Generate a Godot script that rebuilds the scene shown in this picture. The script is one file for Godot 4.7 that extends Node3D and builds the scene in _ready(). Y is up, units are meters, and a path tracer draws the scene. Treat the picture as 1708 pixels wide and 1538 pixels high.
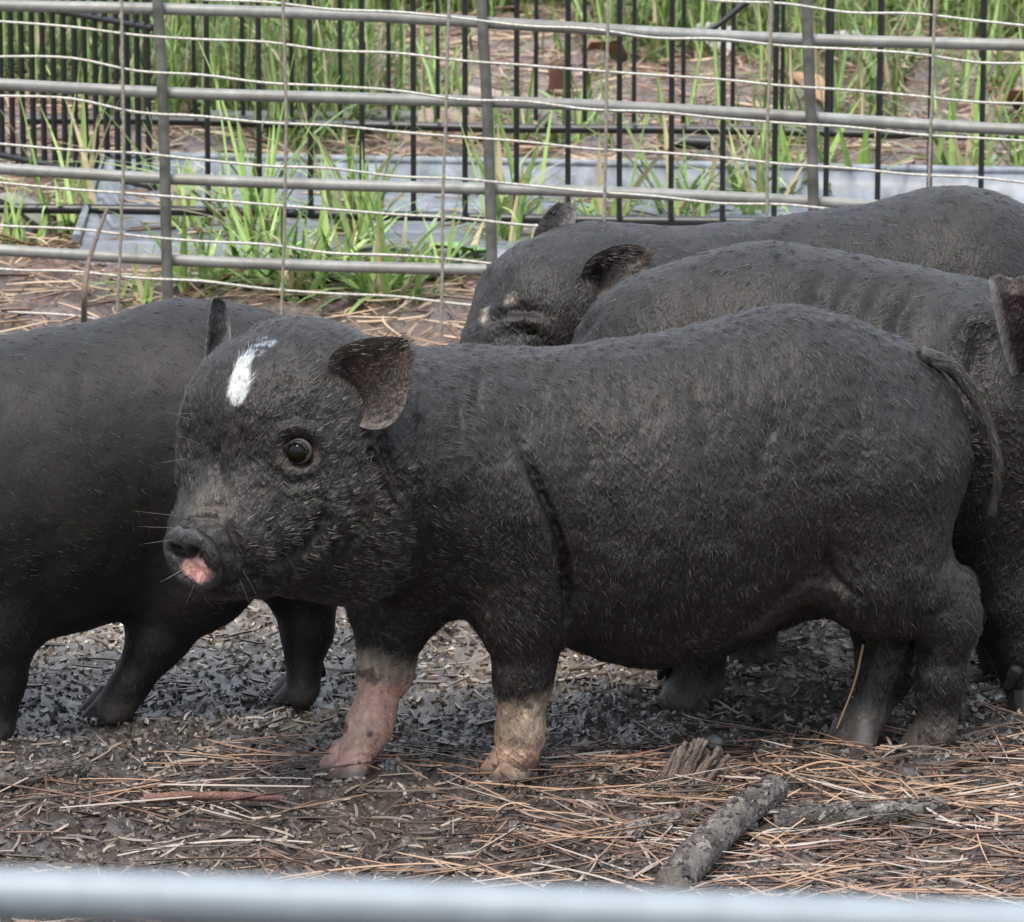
extends Node3D

const K := 0.0001            # image units (the photo's pixels) per metre of distance
const PITCH := 14.0
var cam_pos := Vector3.ZERO
var fwd := Vector3.ZERO
var upv := Vector3.ZERO
var rng := RandomNumberGenerator.new()
var nz := FastNoiseLite.new()
var used := {}
var cell := FastNoiseLite.new()

# ------------------------------------------------------------------ helpers
func ray(px: float, py: float) -> Vector3:
	return fwd + Vector3((px - 854.0) * K, 0, 0) - upv * ((py - 769.0) * K)
func at(px: float, py: float, z: float) -> Vector3:
	var r := ray(px, py)
	return cam_pos + r * ((z - cam_pos.z) / r.z)
func gnd(px: float, py: float, y := 0.0) -> Vector3:
	var r := ray(px, py)
	return cam_pos + r * ((y - cam_pos.y) / r.y)
func unit(z: float) -> float:          # metres per photo pixel at that z
	return (cam_pos.z - z) * 1.03 * K

func numbered(called: String) -> String:
	if not used.has(called):
		used[called] = 0
		return called
	used[called] += 1
	return "%s_%03d" % [called, used[called]]
func tag(o: Node, label := "", category := "", group := "", kind := "") -> Node:
	if label: o.set_meta("label", label)
	if category: o.set_meta("category", category)
	if group: o.set_meta("group", group)
	if kind: o.set_meta("kind", kind)
	return o
func thing(called: String, where: Vector3, label: String, category: String, group := "") -> Node3D:
	var o := Node3D.new()
	o.name = numbered(called)
	add_child(o)
	o.position = where
	tag(o, label, category, group)
	return o
func put(called: String, mesh: Mesh, m: Material, parent: Node3D = self) -> MeshInstance3D:
	var o := MeshInstance3D.new()
	o.mesh = mesh
	o.material_override = m
	if parent == self:
		o.name = numbered(called)
		add_child(o)
	else:
		o.name = called
		parent.add_child(o, true)
		if parent is Node3D and parent.get_parent() == self: o.position = -parent.position
	return o
func noise_tex(freq: float, lo: Color, hi: Color, seedv: int, octaves := 5, as_normal := false, size := 512, kind := FastNoiseLite.TYPE_SIMPLEX_SMOOTH) -> NoiseTexture2D:
	var n := FastNoiseLite.new()
	n.noise_type = kind
	n.seed = seedv
	n.frequency = freq
	n.fractal_octaves = octaves
	var t := NoiseTexture2D.new()
	t.width = size
	t.height = size
	t.seamless = true
	t.noise = n
	if as_normal:
		t.as_normal_map = true
		t.bump_strength = 6.0
	else:
		var g := Gradient.new()
		g.set_color(0, lo)
		g.set_color(1, hi)
		t.color_ramp = g
	return t
func mat(col: Color, rough: float, metal := 0.0, tex: Texture2D = null, tri := 10.0, nrm: Texture2D = null, nstr := 1.0) -> StandardMaterial3D:
	var m := StandardMaterial3D.new()
	m.albedo_color = col
	m.roughness = rough
	m.metallic = metal
	m.vertex_color_use_as_albedo = true
	if tex or nrm:
		m.uv1_triplanar = true
		m.uv1_world_triplanar = true
		m.uv1_scale = Vector3.ONE * tri
	if tex: m.albedo_texture = tex
	if nrm:
		m.normal_enabled = true
		m.normal_texture = nrm
		m.normal_scale = nstr
	return m
func arr(v: PackedVector3Array, n: PackedVector3Array, c: PackedColorArray, i: PackedInt32Array) -> ArrayMesh:
	if i.size() < 90000:         # front faces run clockwise as seen against the normal
		for q in range(0, i.size(), 3):
			if (v[i[q + 1]] - v[i[q]]).cross(v[i[q + 2]] - v[i[q]]).dot(n[i[q]] + n[i[q + 1]] + n[i[q + 2]]) > 0.0:
				var t := i[q + 1]
				i[q + 1] = i[q + 2]
				i[q + 2] = t
	var a := []
	a.resize(Mesh.ARRAY_MAX)
	a[Mesh.ARRAY_VERTEX] = v
	a[Mesh.ARRAY_NORMAL] = n
	if c.size(): a[Mesh.ARRAY_COLOR] = c
	a[Mesh.ARRAY_INDEX] = i
	var m := ArrayMesh.new()
	m.add_surface_from_arrays(Mesh.PRIMITIVE_TRIANGLES, a)
	return m
func smooth_path(pts: Array, sub: int) -> PackedVector3Array:
	var out := PackedVector3Array()
	for i in pts.size() - 1:
		var p0: Vector3 = pts[maxi(i - 1, 0)]
		var p1: Vector3 = pts[i]
		var p2: Vector3 = pts[i + 1]
		var p3: Vector3 = pts[mini(i + 2, pts.size() - 1)]
		for j in sub: out.append(p1.cubic_interpolate(p2, p0, p3, float(j) / sub))
	out.append(pts[-1])
	return out
# a tube along a path; bumps roughen the radius
func tube(path: PackedVector3Array, r0: float, r1: float, sides := 8, col := Color.WHITE, bump := 0.0, bfreq := 200.0, col2 := Color(-1, 0, 0), plates := false) -> ArrayMesh:
	var v := PackedVector3Array()
	var n := PackedVector3Array()
	var c := PackedColorArray()
	var ix := PackedInt32Array()
	var cnt := path.size()
	var side := Vector3.UP
	for i in cnt:
		var t := (path[mini(i + 1, cnt - 1)] - path[maxi(i - 1, 0)]).normalized()
		if absf(t.dot(side)) > 0.95: side = Vector3.RIGHT if absf(t.x) < 0.7 else Vector3.BACK
		var b := t.cross(side).normalized()
		var s := b.cross(t)
		side = s
		var r := lerpf(r0, r1, float(i) / (cnt - 1))
		for k in sides:
			var a := TAU * k / sides
			var d := s * cos(a) + b * sin(a)
			var rr := r
			var q := path[i] + d * r
			if bump > 0.0: rr = r * (1.0 + bump * nz.get_noise_3dv(q * bfreq))
			v.append(path[i] + d * rr)
			n.append(d)
			var cc := col
			if plates:
				var e := cell.get_noise_3dv(q) + 1.0 + 0.12 * nz.get_noise_3dv(q * 3000.0)
				rr = r * (0.90 + 0.08 * smoothstep(0.02, 0.22, e) + 0.16 * nz.get_noise_3dv(q * 700.0) + 0.10 * nz.get_noise_3dv(q * 2600.0))
				v[v.size() - 1] = path[i] + d * rr
				cc = col2.lerp(col, clampf(0.5 * smoothstep(0.05, 0.3, e) + 0.35 + 0.9 * nz.get_noise_3dv(q * 420.0) + 0.35 * nz.get_noise_3dv(q * 1500.0), 0, 1)) * (0.85 + 0.3 * nz.get_noise_3dv(q * 1800.0))
				cc.a = 1.0
			elif col2.r >= 0.0: cc = col.lerp(col2, clampf(0.5 + 1.0 * nz.get_noise_3dv(q * bfreq * 0.7 + Vector3(9, 9, 9)) + 0.5 * nz.get_noise_3dv(q * bfreq * 0.2), 0, 1))
			c.append(cc)
	for i in cnt - 1:
		for k in sides:
			var k2 := (k + 1) % sides
			var a := i * sides + k
			var b := i * sides + k2
			var d := a + sides
			var e := b + sides
			ix.append_array([a, d, b, b, d, e])
	for e in [0, cnt - 1]:
		var ci := v.size()
		var t := (path[1] - path[0]).normalized() * -1.0 if e == 0 else (path[cnt - 1] - path[cnt - 2]).normalized()
		v.append(path[e])
		n.append(t)
		c.append(col)
		for k in sides:
			v.append(v[e * sides + k])
			n.append(t)
			c.append(c[e * sides + k])
		for k in sides:
			var a := ci + 1 + k
			var b := ci + 1 + (k + 1) % sides
			if e == 0: ix.append_array([ci, a, b])
			else: ix.append_array([ci, b, a])
	if bump > 0.0:
		var st := SurfaceTool.new()
		st.create_from(arr(v, n, c, ix), 0)
		st.generate_normals()
		return st.commit()
	return arr(v, n, c, ix)
func straight(a: Vector3, b: Vector3, seg: int, wob := 0.0, seedo := 0.0) -> PackedVector3Array:
	var p := PackedVector3Array()
	for i in seg + 1:
		var f := float(i) / seg
		var q := a.lerp(b, f)
		if wob > 0.0:
			q += Vector3(nz.get_noise_2d(f * 9.0 * 60.0, seedo * 77.0), nz.get_noise_2d(f * 9.0 * 60.0, seedo * 77.0 + 500.0), nz.get_noise_2d(f * 9.0 * 60.0, seedo * 77.0 + 900.0)) * wob
		p.append(q)
	return p

# ------------------------------------------------------------------ bodies: a field of joints, meshed by surface nets
class Body:
	var a := PackedVector3Array()
	var d := PackedVector3Array()
	var l2 := PackedFloat32Array()
	var ra := PackedFloat32Array()
	var dr := PackedFloat32Array()
	var kk := PackedFloat32Array()
	var fl := PackedFloat32Array()
	var fn := PackedVector3Array()
	var ga := PackedVector3Array()
	var gd := PackedVector3Array()
	var gl := PackedFloat32Array()
	var gw := PackedFloat32Array()
	var gh := PackedFloat32Array()
	var gn := PackedVector3Array()
	var cc := PackedVector3Array()
	var cr := PackedFloat32Array()
	var lo := Vector3.ONE * 1e9
	var hi := Vector3.ONE * -1e9
	var wn := FastNoiseLite.new()
	var wamp := 0.0
	var rn := FastNoiseLite.new()
	var cut_cells := {}
	var verts := PackedVector3Array()
	var norms := PackedVector3Array()
	var idx := PackedInt32Array()
	func bone(p: Vector3, r: float, q: Vector3, s: float, k: float, flat := 1.0, n := Vector3.BACK) -> void:
		var dd := q - p
		dd += n * dd.dot(n) * (flat - 1.0)
		a.append(p)
		d.append(dd)
		l2.append(maxf(dd.length_squared(), 1e-9))
		ra.append(r)
		dr.append(s - r)
		kk.append(k)
		fl.append(flat - 1.0)
		fn.append(n)
		var m := Vector3.ONE * (maxf(r, s) + 0.012)
		lo = lo.min(p - m).min(q - m)
		hi = hi.max(p + m).max(q + m)
	func groove(pts: Array, w: float, h: float) -> void:    # h > 0 cuts in, h < 0 raises
		var bs := all_b()
		for i in pts.size() - 1:
			var f0 := clampf((minf(i, pts.size() - 2 - i) + 0.6) / (pts.size() * 0.3), 0.1, 1.0)
			ga.append(pts[i])
			gd.append(pts[i + 1] - pts[i])
			gl.append(maxf((pts[i + 1] - pts[i]).length_squared(), 1e-9))
			gw.append(w)
			gh.append(h * f0)
			var mid: Vector3 = (pts[i] + pts[i + 1]) * 0.5
			var none := PackedInt32Array()
			var nn := Vector3.ZERO
			for ax in [Vector3.RIGHT, Vector3.UP, Vector3.BACK]: nn += ax * (field(mid + ax * 0.003, bs, none) - field(mid - ax * 0.003, bs, none))
			gn.append(nn.normalized())
			if h > 0.0032:
				var len_: float = (pts[i + 1] - pts[i]).length()
				for s in int(len_ / 0.001) + 1:
					var q: Vector3 = pts[i].lerp(pts[i + 1], s * 0.001 / maxf(len_, 0.001)) / 0.003
					var m := int(ceil(w * 0.6 / 0.003))
					for dx in range(-m, m + 1):
						for dy in range(-m, m + 1):
							for dz in range(-m - 1, m + 2):
								if dx * dx + dy * dy <= m * m: cut_cells[Vector3i(q.round()) + Vector3i(dx, dy, dz)] = true
	func carve(p: Vector3, r: float) -> void:
		cc.append(p)
		cr.append(r)
	func one(i: int, p: Vector3) -> float:
		var w := p - a[i]
		if fl[i] != 0.0:
			w += fn[i] * (w.dot(fn[i]) * fl[i])
		var t := clampf(w.dot(d[i]) / l2[i], 0.0, 1.0)
		return (w - d[i] * t).length() - ra[i] - dr[i] * t
	func field(p: Vector3, bs: PackedInt32Array, gs: PackedInt32Array) -> float:
		var v := 1e3
		for i in bs:
			var w := p - a[i]
			if fl[i] != 0.0:
				w += fn[i] * (w.dot(fn[i]) * fl[i])
			var t := clampf(w.dot(d[i]) / l2[i], 0.0, 1.0)
			var e := (w - d[i] * t).length() - ra[i] - dr[i] * t
			var k := kk[i]
			var h := k - absf(v - e)
			v = minf(v, e)
			if h > 0.0: v -= h * h / k * 0.25
		if gs.size():
			# pieces of one crease touch end to end: keep the strongest, so that joints do not dig deeper
			var cut := 0.0
			var rise := 0.0
			for i in gs:
				var w := p - ga[i]
				if gh[i] > 0.0: w -= gn[i] * clampf(w.dot(gn[i]), -gh[i], 0.002)
				var t := clampf(w.dot(gd[i]) / gl[i], 0.0, 1.0)
				var q := (w - gd[i] * t).length_squared() / (gw[i] * gw[i])
				if q < 8.0:
					var e := gh[i] * exp(-q)
					if e > 0.0: cut = maxf(cut, e)
					else: rise = minf(rise, e)
			v += cut + rise
		for i in cc.size():
			var e := cr[i] - p.distance_to(cc[i])
			var h := 0.002 - absf(v - e)
			v = maxf(v, e)
			if h > 0.0: v += h * h / 0.002 * 0.25
		if wamp > 0.0:
			v += wamp * wn.get_noise_3dv(p)
			var rr := absf(rn.get_noise_3d(p.x * 1.5, p.y * 0.75, p.z))
			v += 0.0011 * maxf(0.0, 1.0 - rr * 5.0)
		return v
	func all_b() -> PackedInt32Array:
		var o := PackedInt32Array()
		for i in a.size(): o.append(i)
		return o
	func hit(from: Vector3, dir: Vector3) -> Vector3:
		var bs := all_b()
		var u := dir.normalized()
		var t := 2.4
		for s in 160:
			var e := field(from + u * t, bs, PackedInt32Array())
			if e < 0.00015: break
			t += e * 0.33
			if t > 5.0: break
		return from + u * t
	func build(h: float) -> void:
		rn.seed = 11
		rn.frequency = 62.0
		rn.fractal_octaves = 2
		const N := 6
		var bs := all_b()
		var gs := PackedInt32Array()
		for i in ga.size(): gs.append(i)
		var bx := int(ceil((hi.x - lo.x) / (h * N)))
		var by := int(ceil((hi.y - lo.y) / (h * N)))
		var bz := int(ceil((hi.z - lo.z) / (h * N)))
		var nx := bx * N + 1
		var ny := by * N + 1
		var nxy := nx * ny
		var g := PackedFloat32Array()
		g.resize(nxy * (bz * N + 1))
		g.fill(1e6)
		var vi := PackedInt32Array()
		vi.resize(g.size())
		vi.fill(-1)
		var rad := h * N * 0.87
		var act := PackedInt32Array()
		for k in bz:
			for j in by:
				for i in bx:
					var c := lo + Vector3(i + 0.5, j + 0.5, k + 0.5) * (h * N)
					var dc := field(c, bs, gs)
					if absf(dc) > rad * 1.9 + 0.003: continue
					var sub := PackedInt32Array()
					for q in bs:
						if one(q, c) - dc < rad * 2.9 + kk[q]: sub.append(q)
					var sg := PackedInt32Array()
					for q in gs:
						var w := c - ga[q]
						var t := clampf(w.dot(gd[q]) / gl[q], 0.0, 1.0)
						if (w - gd[q] * t).length() < rad + gw[q] * 2.9 + absf(gh[q]): sg.append(q)
					act.append(i)
					act.append(j)
					act.append(k)
					for kz in N + 1:
						for jy in N + 1:
							var row := i * N + (j * N + jy) * nx + (k * N + kz) * nxy
							for ixx in N + 1:
								if g[row + ixx] > 9e5:
									g[row + ixx] = field(lo + Vector3(i * N + ixx, j * N + jy, k * N + kz) * h, sub, sg)
		var e0 := [0, 0, 0, 1, 1, 2, 2, 3, 4, 4, 5, 6]
		var e1 := [1, 2, 4, 3, 5, 3, 6, 7, 5, 6, 7, 7]
		var off := [0, 1, nx, nx + 1, nxy, nxy + 1, nxy + nx, nxy + nx + 1]
		var cp := [Vector3(0, 0, 0), Vector3(1, 0, 0), Vector3(0, 1, 0), Vector3(1, 1, 0), Vector3(0, 0, 1), Vector3(1, 0, 1), Vector3(0, 1, 1), Vector3(1, 1, 1)]
		var f := PackedFloat32Array()
		f.resize(8)
		var cells := PackedInt32Array()
		for b in range(0, act.size(), 3):
			for kz in N:
				for jy in N:
					for ixx in N:
						var x: int = act[b] * N + ixx
						var y: int = act[b + 1] * N + jy
						var z: int = act[b + 2] * N + kz
						var o := x + y * nx + z * nxy
						var m := 0
						for q in 8:
							f[q] = g[o + off[q]]
							if f[q] < 0.0: m += 1
						if m == 0 or m == 8: continue
						var s := Vector3.ZERO
						var cnt := 0
						for q in 12:
							var u: float = f[e0[q]]
							var w: float = f[e1[q]]
							if (u < 0.0) != (w < 0.0):
								s += (cp[e0[q]] as Vector3).lerp(cp[e1[q]], u / (u - w))
								cnt += 1
						vi[o] = verts.size()
						verts.append(lo + (Vector3(x, y, z) + s / cnt) * h)
						cells.append(x)
						cells.append(y)
						cells.append(z)
		norms.resize(verts.size())
		for b in range(0, cells.size(), 3):
			var o: int = cells[b] + cells[b + 1] * nx + cells[b + 2] * nxy
			var s0 := g[o] < 0.0
			for ax in 3:
				var st: int = [1, nx, nxy][ax]
				if (g[o + st] < 0.0) == s0: continue
				var s1: int = [nx, nxy, 1][ax]
				var s2: int = [nxy, 1, nx][ax]
				if o - s1 - s2 < 0: continue
				var q0 := vi[o]
				var q1 := vi[o - s1]
				var q2 := vi[o - s1 - s2]
				var q3 := vi[o - s2]
				if q0 < 0 or q1 < 0 or q2 < 0 or q3 < 0: continue
				if s0:
					var tmp := q1
					q1 = q3
					q3 = tmp
				var nn := (verts[q2] - verts[q0]).cross(verts[q3] - verts[q1])
				norms[q0] -= nn
				norms[q1] -= nn
				norms[q2] -= nn
				norms[q3] -= nn
				idx.append_array([q0, q1, q2, q0, q2, q3])
		# the face turn is checked once on the whole body
		var mid := Vector3.ZERO
		for q in verts: mid += q
		mid /= verts.size()
		var turn := 0.0
		for q in verts.size():
			norms[q] = norms[q].normalized()
			turn += norms[q].dot(verts[q] - mid)
		if turn < 0.0:
			for q in verts.size(): norms[q] = -norms[q]
			for q in range(0, idx.size(), 3):
				var t := idx[q + 1]
				idx[q + 1] = idx[q + 2]
				idx[q + 2] = t

func bp(b: Body, A: Array, C: Array, k := 0.02, flat := 1.0, n := Vector3.BACK) -> void:
	b.bone(at(A[0], A[1], A[2]), A[3] * unit(A[2]), at(C[0], C[1], C[2]), C[3] * unit(C[2]), k, flat, n)
func crease(b: Body, pts: Array, w: float, h: float) -> void:
	var q := []
	for p in pts: q.append(b.hit(cam_pos, ray(p[0], p[1])))
	b.groove(Array(smooth_path(q, 3)), w * 0.00036, h * (0.00025 if h > 0.0 else 0.00040))
func leaf_strip() -> ArrayMesh:          # one hair: a thin tapered strip that lifts off the skin
	var v := PackedVector3Array([Vector3(-0.5, 0, 0), Vector3(0.5, 0, 0), Vector3(-0.4, 0.5, 0.05), Vector3(0.4, 0.5, 0.05), Vector3(0, 1, 0.12)])
	var n := PackedVector3Array([Vector3(-0.5, -0.1, 1).normalized(), Vector3(0.5, -0.1, 1).normalized(), Vector3(-0.5, -0.1, 1).normalized(), Vector3(0.5, -0.1, 1).normalized(), Vector3(0, -0.1, 1).normalized()])
	return arr(v, n, PackedColorArray(), PackedInt32Array([0, 2, 1, 1, 2, 3, 2, 4, 3]))
func instances(called: String, mesh: Mesh, m: Material, xf: Array, cols: PackedColorArray, parent: Node3D = self) -> MultiMeshInstance3D:
	var mm := MultiMesh.new()
	mm.transform_format = MultiMesh.TRANSFORM_3D
	mm.use_colors = true
	mm.mesh = mesh
	mm.instance_count = xf.size()
	for i in xf.size():
		mm.set_instance_transform(i, xf[i])
		mm.set_instance_color(i, cols[i])
	var o := MultiMeshInstance3D.new()
	o.multimesh = mm
	o.material_override = m
	if parent == self:
		o.name = numbered(called)
		add_child(o)
	else:
		o.name = called
		parent.add_child(o, true)
		o.position = -parent.position
	return o
# bristles: strips that lie along the skin in the direction given by flow(p, n)
func bristles(b: Body, cols: PackedColorArray, count: int, flow: Callable, len0: float, wid: float, parent: Node3D, tone := 1.0, called := "bristle_coat") -> void:
	var xf := []
	var cs := PackedColorArray()
	var tot := b.verts.size()
	for i in count:
		var q := rng.randi() % tot
		var p := b.verts[q]
		var n := b.norms[q]
		if n.z < -0.55: continue
		var f: Vector3 = flow.call(p, n)
		if f == Vector3.ZERO: continue
		if b.cut_cells.has(Vector3i((p / 0.003).round())): continue
		f = (f - n * f.dot(n)).normalized()
		var s := f.cross(n).normalized()
		f = (f + s * rng.randfn(0.0, 0.22)).normalized()
		s = f.cross(n).normalized()
		p += s * rng.randf_range(-0.0012, 0.0012) + f * rng.randf_range(-0.0012, 0.0012) - n * 0.0003
		var l := len0 * rng.randf_range(0.5, 1.25) * (0.55 + 0.45 * smoothstep(0.03, 0.09, p.y))
		var roll := rng.randf_range(-0.7, 0.7)
		var n2 := n * cos(roll) - s * sin(roll)
		s = s * cos(roll) + n * sin(roll)
		var lift := n2 * rng.randf_range(0.3, 1.2) * l
		xf.append(Transform3D(s * wid * rng.randf_range(0.7, 1.3), f * l, lift, p))
		var v := rng.randf()
		var c := cols[q]
		if c.r < 0.06:          # black coat: black, brown and greying hairs mixed
			var hc := Color(0.008, 0.0072, 0.0070).lerp(Color(0.105, 0.082, 0.064), v * v * v)
			if v > 0.92: hc = Color(0.15, 0.125, 0.10)
			cs.append(shade(hc.lerp(c, 0.2), tone))
		else:
			cs.append(shade(c, lerpf(0.55, 1.5, v * v)))
	tag(instances(called, hair_mesh, M.hair, xf, cs, parent), "", "", "", "stuff")

# a cupped ear: rows of [left x, left y, left z, right x, right y, right z] from base to tip
func ear(parent: Node3D, rows: Array, cup: float, thick: float, inner: Color, outer: Color, rim: Color, hairs := 900) -> MeshInstance3D:
	var A := []
	var B := []
	for r in rows:
		A.append(at(r[0], r[1], r[2]))
		B.append(at(r[3], r[4], r[5]))
	var a := smooth_path(A, 5)
	var b := smooth_path(B, 5)
	var nr := a.size()
	const NV := 14
	var f := PackedVector3Array()
	for i in nr:
		var along := (a[mini(i + 1, nr - 1)] + b[mini(i + 1, nr - 1)] - a[maxi(i - 1, 0)] - b[maxi(i - 1, 0)])
		var nn := (b[i] - a[i]).cross(along).normalized()
		if nn.z < 0: nn = -nn
		var u := float(i) / (nr - 1)
		for j in NV + 1:
			var v := float(j) / NV
			var e := sin(PI * v)
			f.append(a[i].lerp(b[i], v) - nn * cup * pow(e, 0.75) * (1.0 - 0.75 * u * u) + nn * 0.0006 * nz.get_noise_3dv(a[i].lerp(b[i], v) * 900.0))
	var W := NV + 1
	var nrm := PackedVector3Array()
	for i in nr:
		for j in W:
			var du := f[mini(i + 1, nr - 1) * W + j] - f[maxi(i - 1, 0) * W + j]
			var dv := f[i * W + mini(j + 1, NV)] - f[i * W + maxi(j - 1, 0)]
			var nn := dv.cross(du)
			nn = nn.normalized() if nn.length() > 1e-12 else Vector3.BACK
			if nn.z < 0: nn = -nn
			nrm.append(nn)
	var v := PackedVector3Array()
	var n := PackedVector3Array()
	var c := PackedColorArray()
	var ix := PackedInt32Array()
	for side in 2:
		for i in nr:
			for j in W:
				var q := i * W + j
				var edge := minf(minf(float(j), float(NV - j)) / 2.0, (nr - 1 - i) / 2.0)
				var th := thick * sqrt(clampf(edge, 0.0, 1.0)) * 0.5
				v.append(f[q] + nrm[q] * (th if side == 0 else -th))
				n.append(nrm[q] if side == 0 else -nrm[q])
				var tone := 0.75 + 0.6 * nz.get_noise_3dv(f[q] * 500.0)
				var col := (inner.lerp(Color(0.012, 0.009, 0.008), 0.85 * smoothstep(0.75, 0.15, float(i) / nr) * sin(PI * clampf(float(j) / NV * 1.25, 0, 1))) if side == 0 else outer) * tone  # shade and dark hair deep in the cup, painted into the inner colour
				if edge < 1.0: col = col.lerp(rim, 0.7 * (1.0 - edge))
				col.a = 1.0
				c.append(col)
		var o := side * nr * W
		for i in nr - 1:
			for j in NV:
				var p := o + i * W + j
				if side == 0: ix.append_array([p, p + 1, p + W, p + 1, p + W + 1, p + W])
				else: ix.append_array([p, p + W, p + 1, p + 1, p + W, p + W + 1])
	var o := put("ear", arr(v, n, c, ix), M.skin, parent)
	# short hairs on the ear
	var xf := []
	var cs := PackedColorArray()
	for i in hairs:
		var q := rng.randi() % f.size()
		var side := 1.0 if rng.randf() < 0.6 else -1.0
		var nn := nrm[q] * side
		var row := q / W
		var dirv := (a[nr - 1] - a[0]).normalized() + Vector3(rng.randfn(0, 0.35), rng.randfn(0, 0.35), 0)
		dirv = (dirv - nn * dirv.dot(nn)).normalized()
		var l := rng.randf_range(0.003, 0.007)
		xf.append(Transform3D(dirv.cross(nn).normalized() * 0.00032, dirv * l, nn * l * rng.randf_range(1.0, 3.0), f[q] + nn * thick * 0.4 + dirv.cross(nn) * rng.randf_range(-0.001, 0.001)))
		var g := rng.randf_range(0.5, 2.0)
		var cc := (inner if side > 0 else outer) * g
		cc.a = 1
		cs.append(cc)
	var hm := instances("ear_hair", hair_mesh, M.hair, xf, cs, o)
	hm.position = Vector3.ZERO
	tag(hm, "", "", "", "stuff")
	return o

func eye(parent: Node3D, where: Vector3, r: float, gaze: Vector3, called := "eyeball") -> MeshInstance3D:
	var v := PackedVector3Array()
	var n := PackedVector3Array()
	var c := PackedColorArray()
	var ix := PackedInt32Array()
	for i in 41:
		for j in 57:
			var th := PI * i / 40.0
			var ph := TAU * j / 56.0
			var d := Vector3(sin(th) * cos(ph), cos(th), sin(th) * sin(ph))
			v.append(where + d * r)
			n.append(d)
			var ang := rad_to_deg(acos(clampf(d.dot(gaze), -1, 1)))
			var col := Color(0.004, 0.004, 0.004)
			if ang > 26: col = Color(0.007, 0.0045, 0.0035)
			if ang > 54: col = Color(0.006, 0.005, 0.005)
			if ang > 60: col = Color(0.07, 0.06, 0.055)
			c.append(col)
	for i in 40:
		for j in 56:
			var p := i * 57 + j
			ix.append_array([p, p + 1, p + 57, p + 1, p + 58, p + 57])
	return put(called, arr(v, n, c, ix), M.eye, parent)

var M := {}
var hair_mesh: ArrayMesh

# ------------------------------------------------------------------ main
func _ready() -> void:
	var t0 := Time.get_ticks_msec()
	rng.seed = 20240
	nz.seed = 5
	cell.seed = 6
	cell.noise_type = FastNoiseLite.TYPE_CELLULAR
	cell.cellular_return_type = FastNoiseLite.RETURN_DISTANCE2_SUB
	cell.frequency = 170.0
	nz.frequency = 0.01 * 10.0
	nz.fractal_octaves = 3
	var p := deg_to_rad(PITCH)
	fwd = Vector3(0, -sin(p), -cos(p))
	upv = Vector3(0, cos(p), -sin(p))
	cam_pos = Vector3(0, 3.2 * sin(p) + 531 * 0.00032 * cos(p), 3.2 * cos(p) - 531 * 0.00032 * sin(p))
	var cam := Camera3D.new()
	cam.name = "camera"
	cam.fov = rad_to_deg(2.0 * atan(769.0 * K))
	cam.position = cam_pos
	cam.rotation = Vector3(-p, 0, 0)
	cam.near = 0.1
	cam.far = 600.0
	var ca := CameraAttributesPhysical.new()
	ca.frustum_focus_distance = 3.22
	ca.frustum_focal_length = 150.0
	ca.exposure_aperture = 36.0
	cam.attributes = ca
	add_child(cam)
	cam.fov = rad_to_deg(2.0 * atan(769.0 * K))
	var env := Environment.new()
	var sm := ProceduralSkyMaterial.new()
	sm.sky_top_color = Color(0.84, 0.88, 0.94)
	sm.sky_horizon_color = Color(0.50, 0.52, 0.53)
	sm.sky_curve = 0.25
	sm.ground_horizon_color = Color(0.35, 0.35, 0.33)
	sm.ground_bottom_color = Color(0.2, 0.19, 0.17)
	sm.sun_angle_max = 1.0
	var sky := Sky.new()
	sky.sky_material = sm
	env.sky = sky
	env.background_mode = Environment.BG_SKY
	env.tonemap_mode = Environment.TONE_MAPPER_LINEAR
	env.tonemap_exposure = 3.6
	env.sdfgi_enabled = true
	env.ssao_enabled = true
	env.ssil_enabled = true
	var we := WorldEnvironment.new()
	we.name = "environment"
	we.environment = env
	add_child(we)
	var sun := DirectionalLight3D.new()
	sun.name = "sun"
	sun.light_energy = 0.5
	sun.light_angular_distance = 14.0
	sun.light_color = Color(1.0, 0.96, 0.9)
	sun.rotation_degrees = Vector3(-62, -28, 0)
	sun.shadow_enabled = true
	add_child(sun)

	materials()
	ground()
	fences()
	crate()
	yard_things()
	grasses()
	pen_litter()
	print("setting ", Time.get_ticks_msec() - t0)
	main_piglet()
	print("main ", Time.get_ticks_msec() - t0)
	left_piglet()
	middle_piglet()
	back_piglet()
	near_fence()
	print("done ", Time.get_ticks_msec() - t0)

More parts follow.
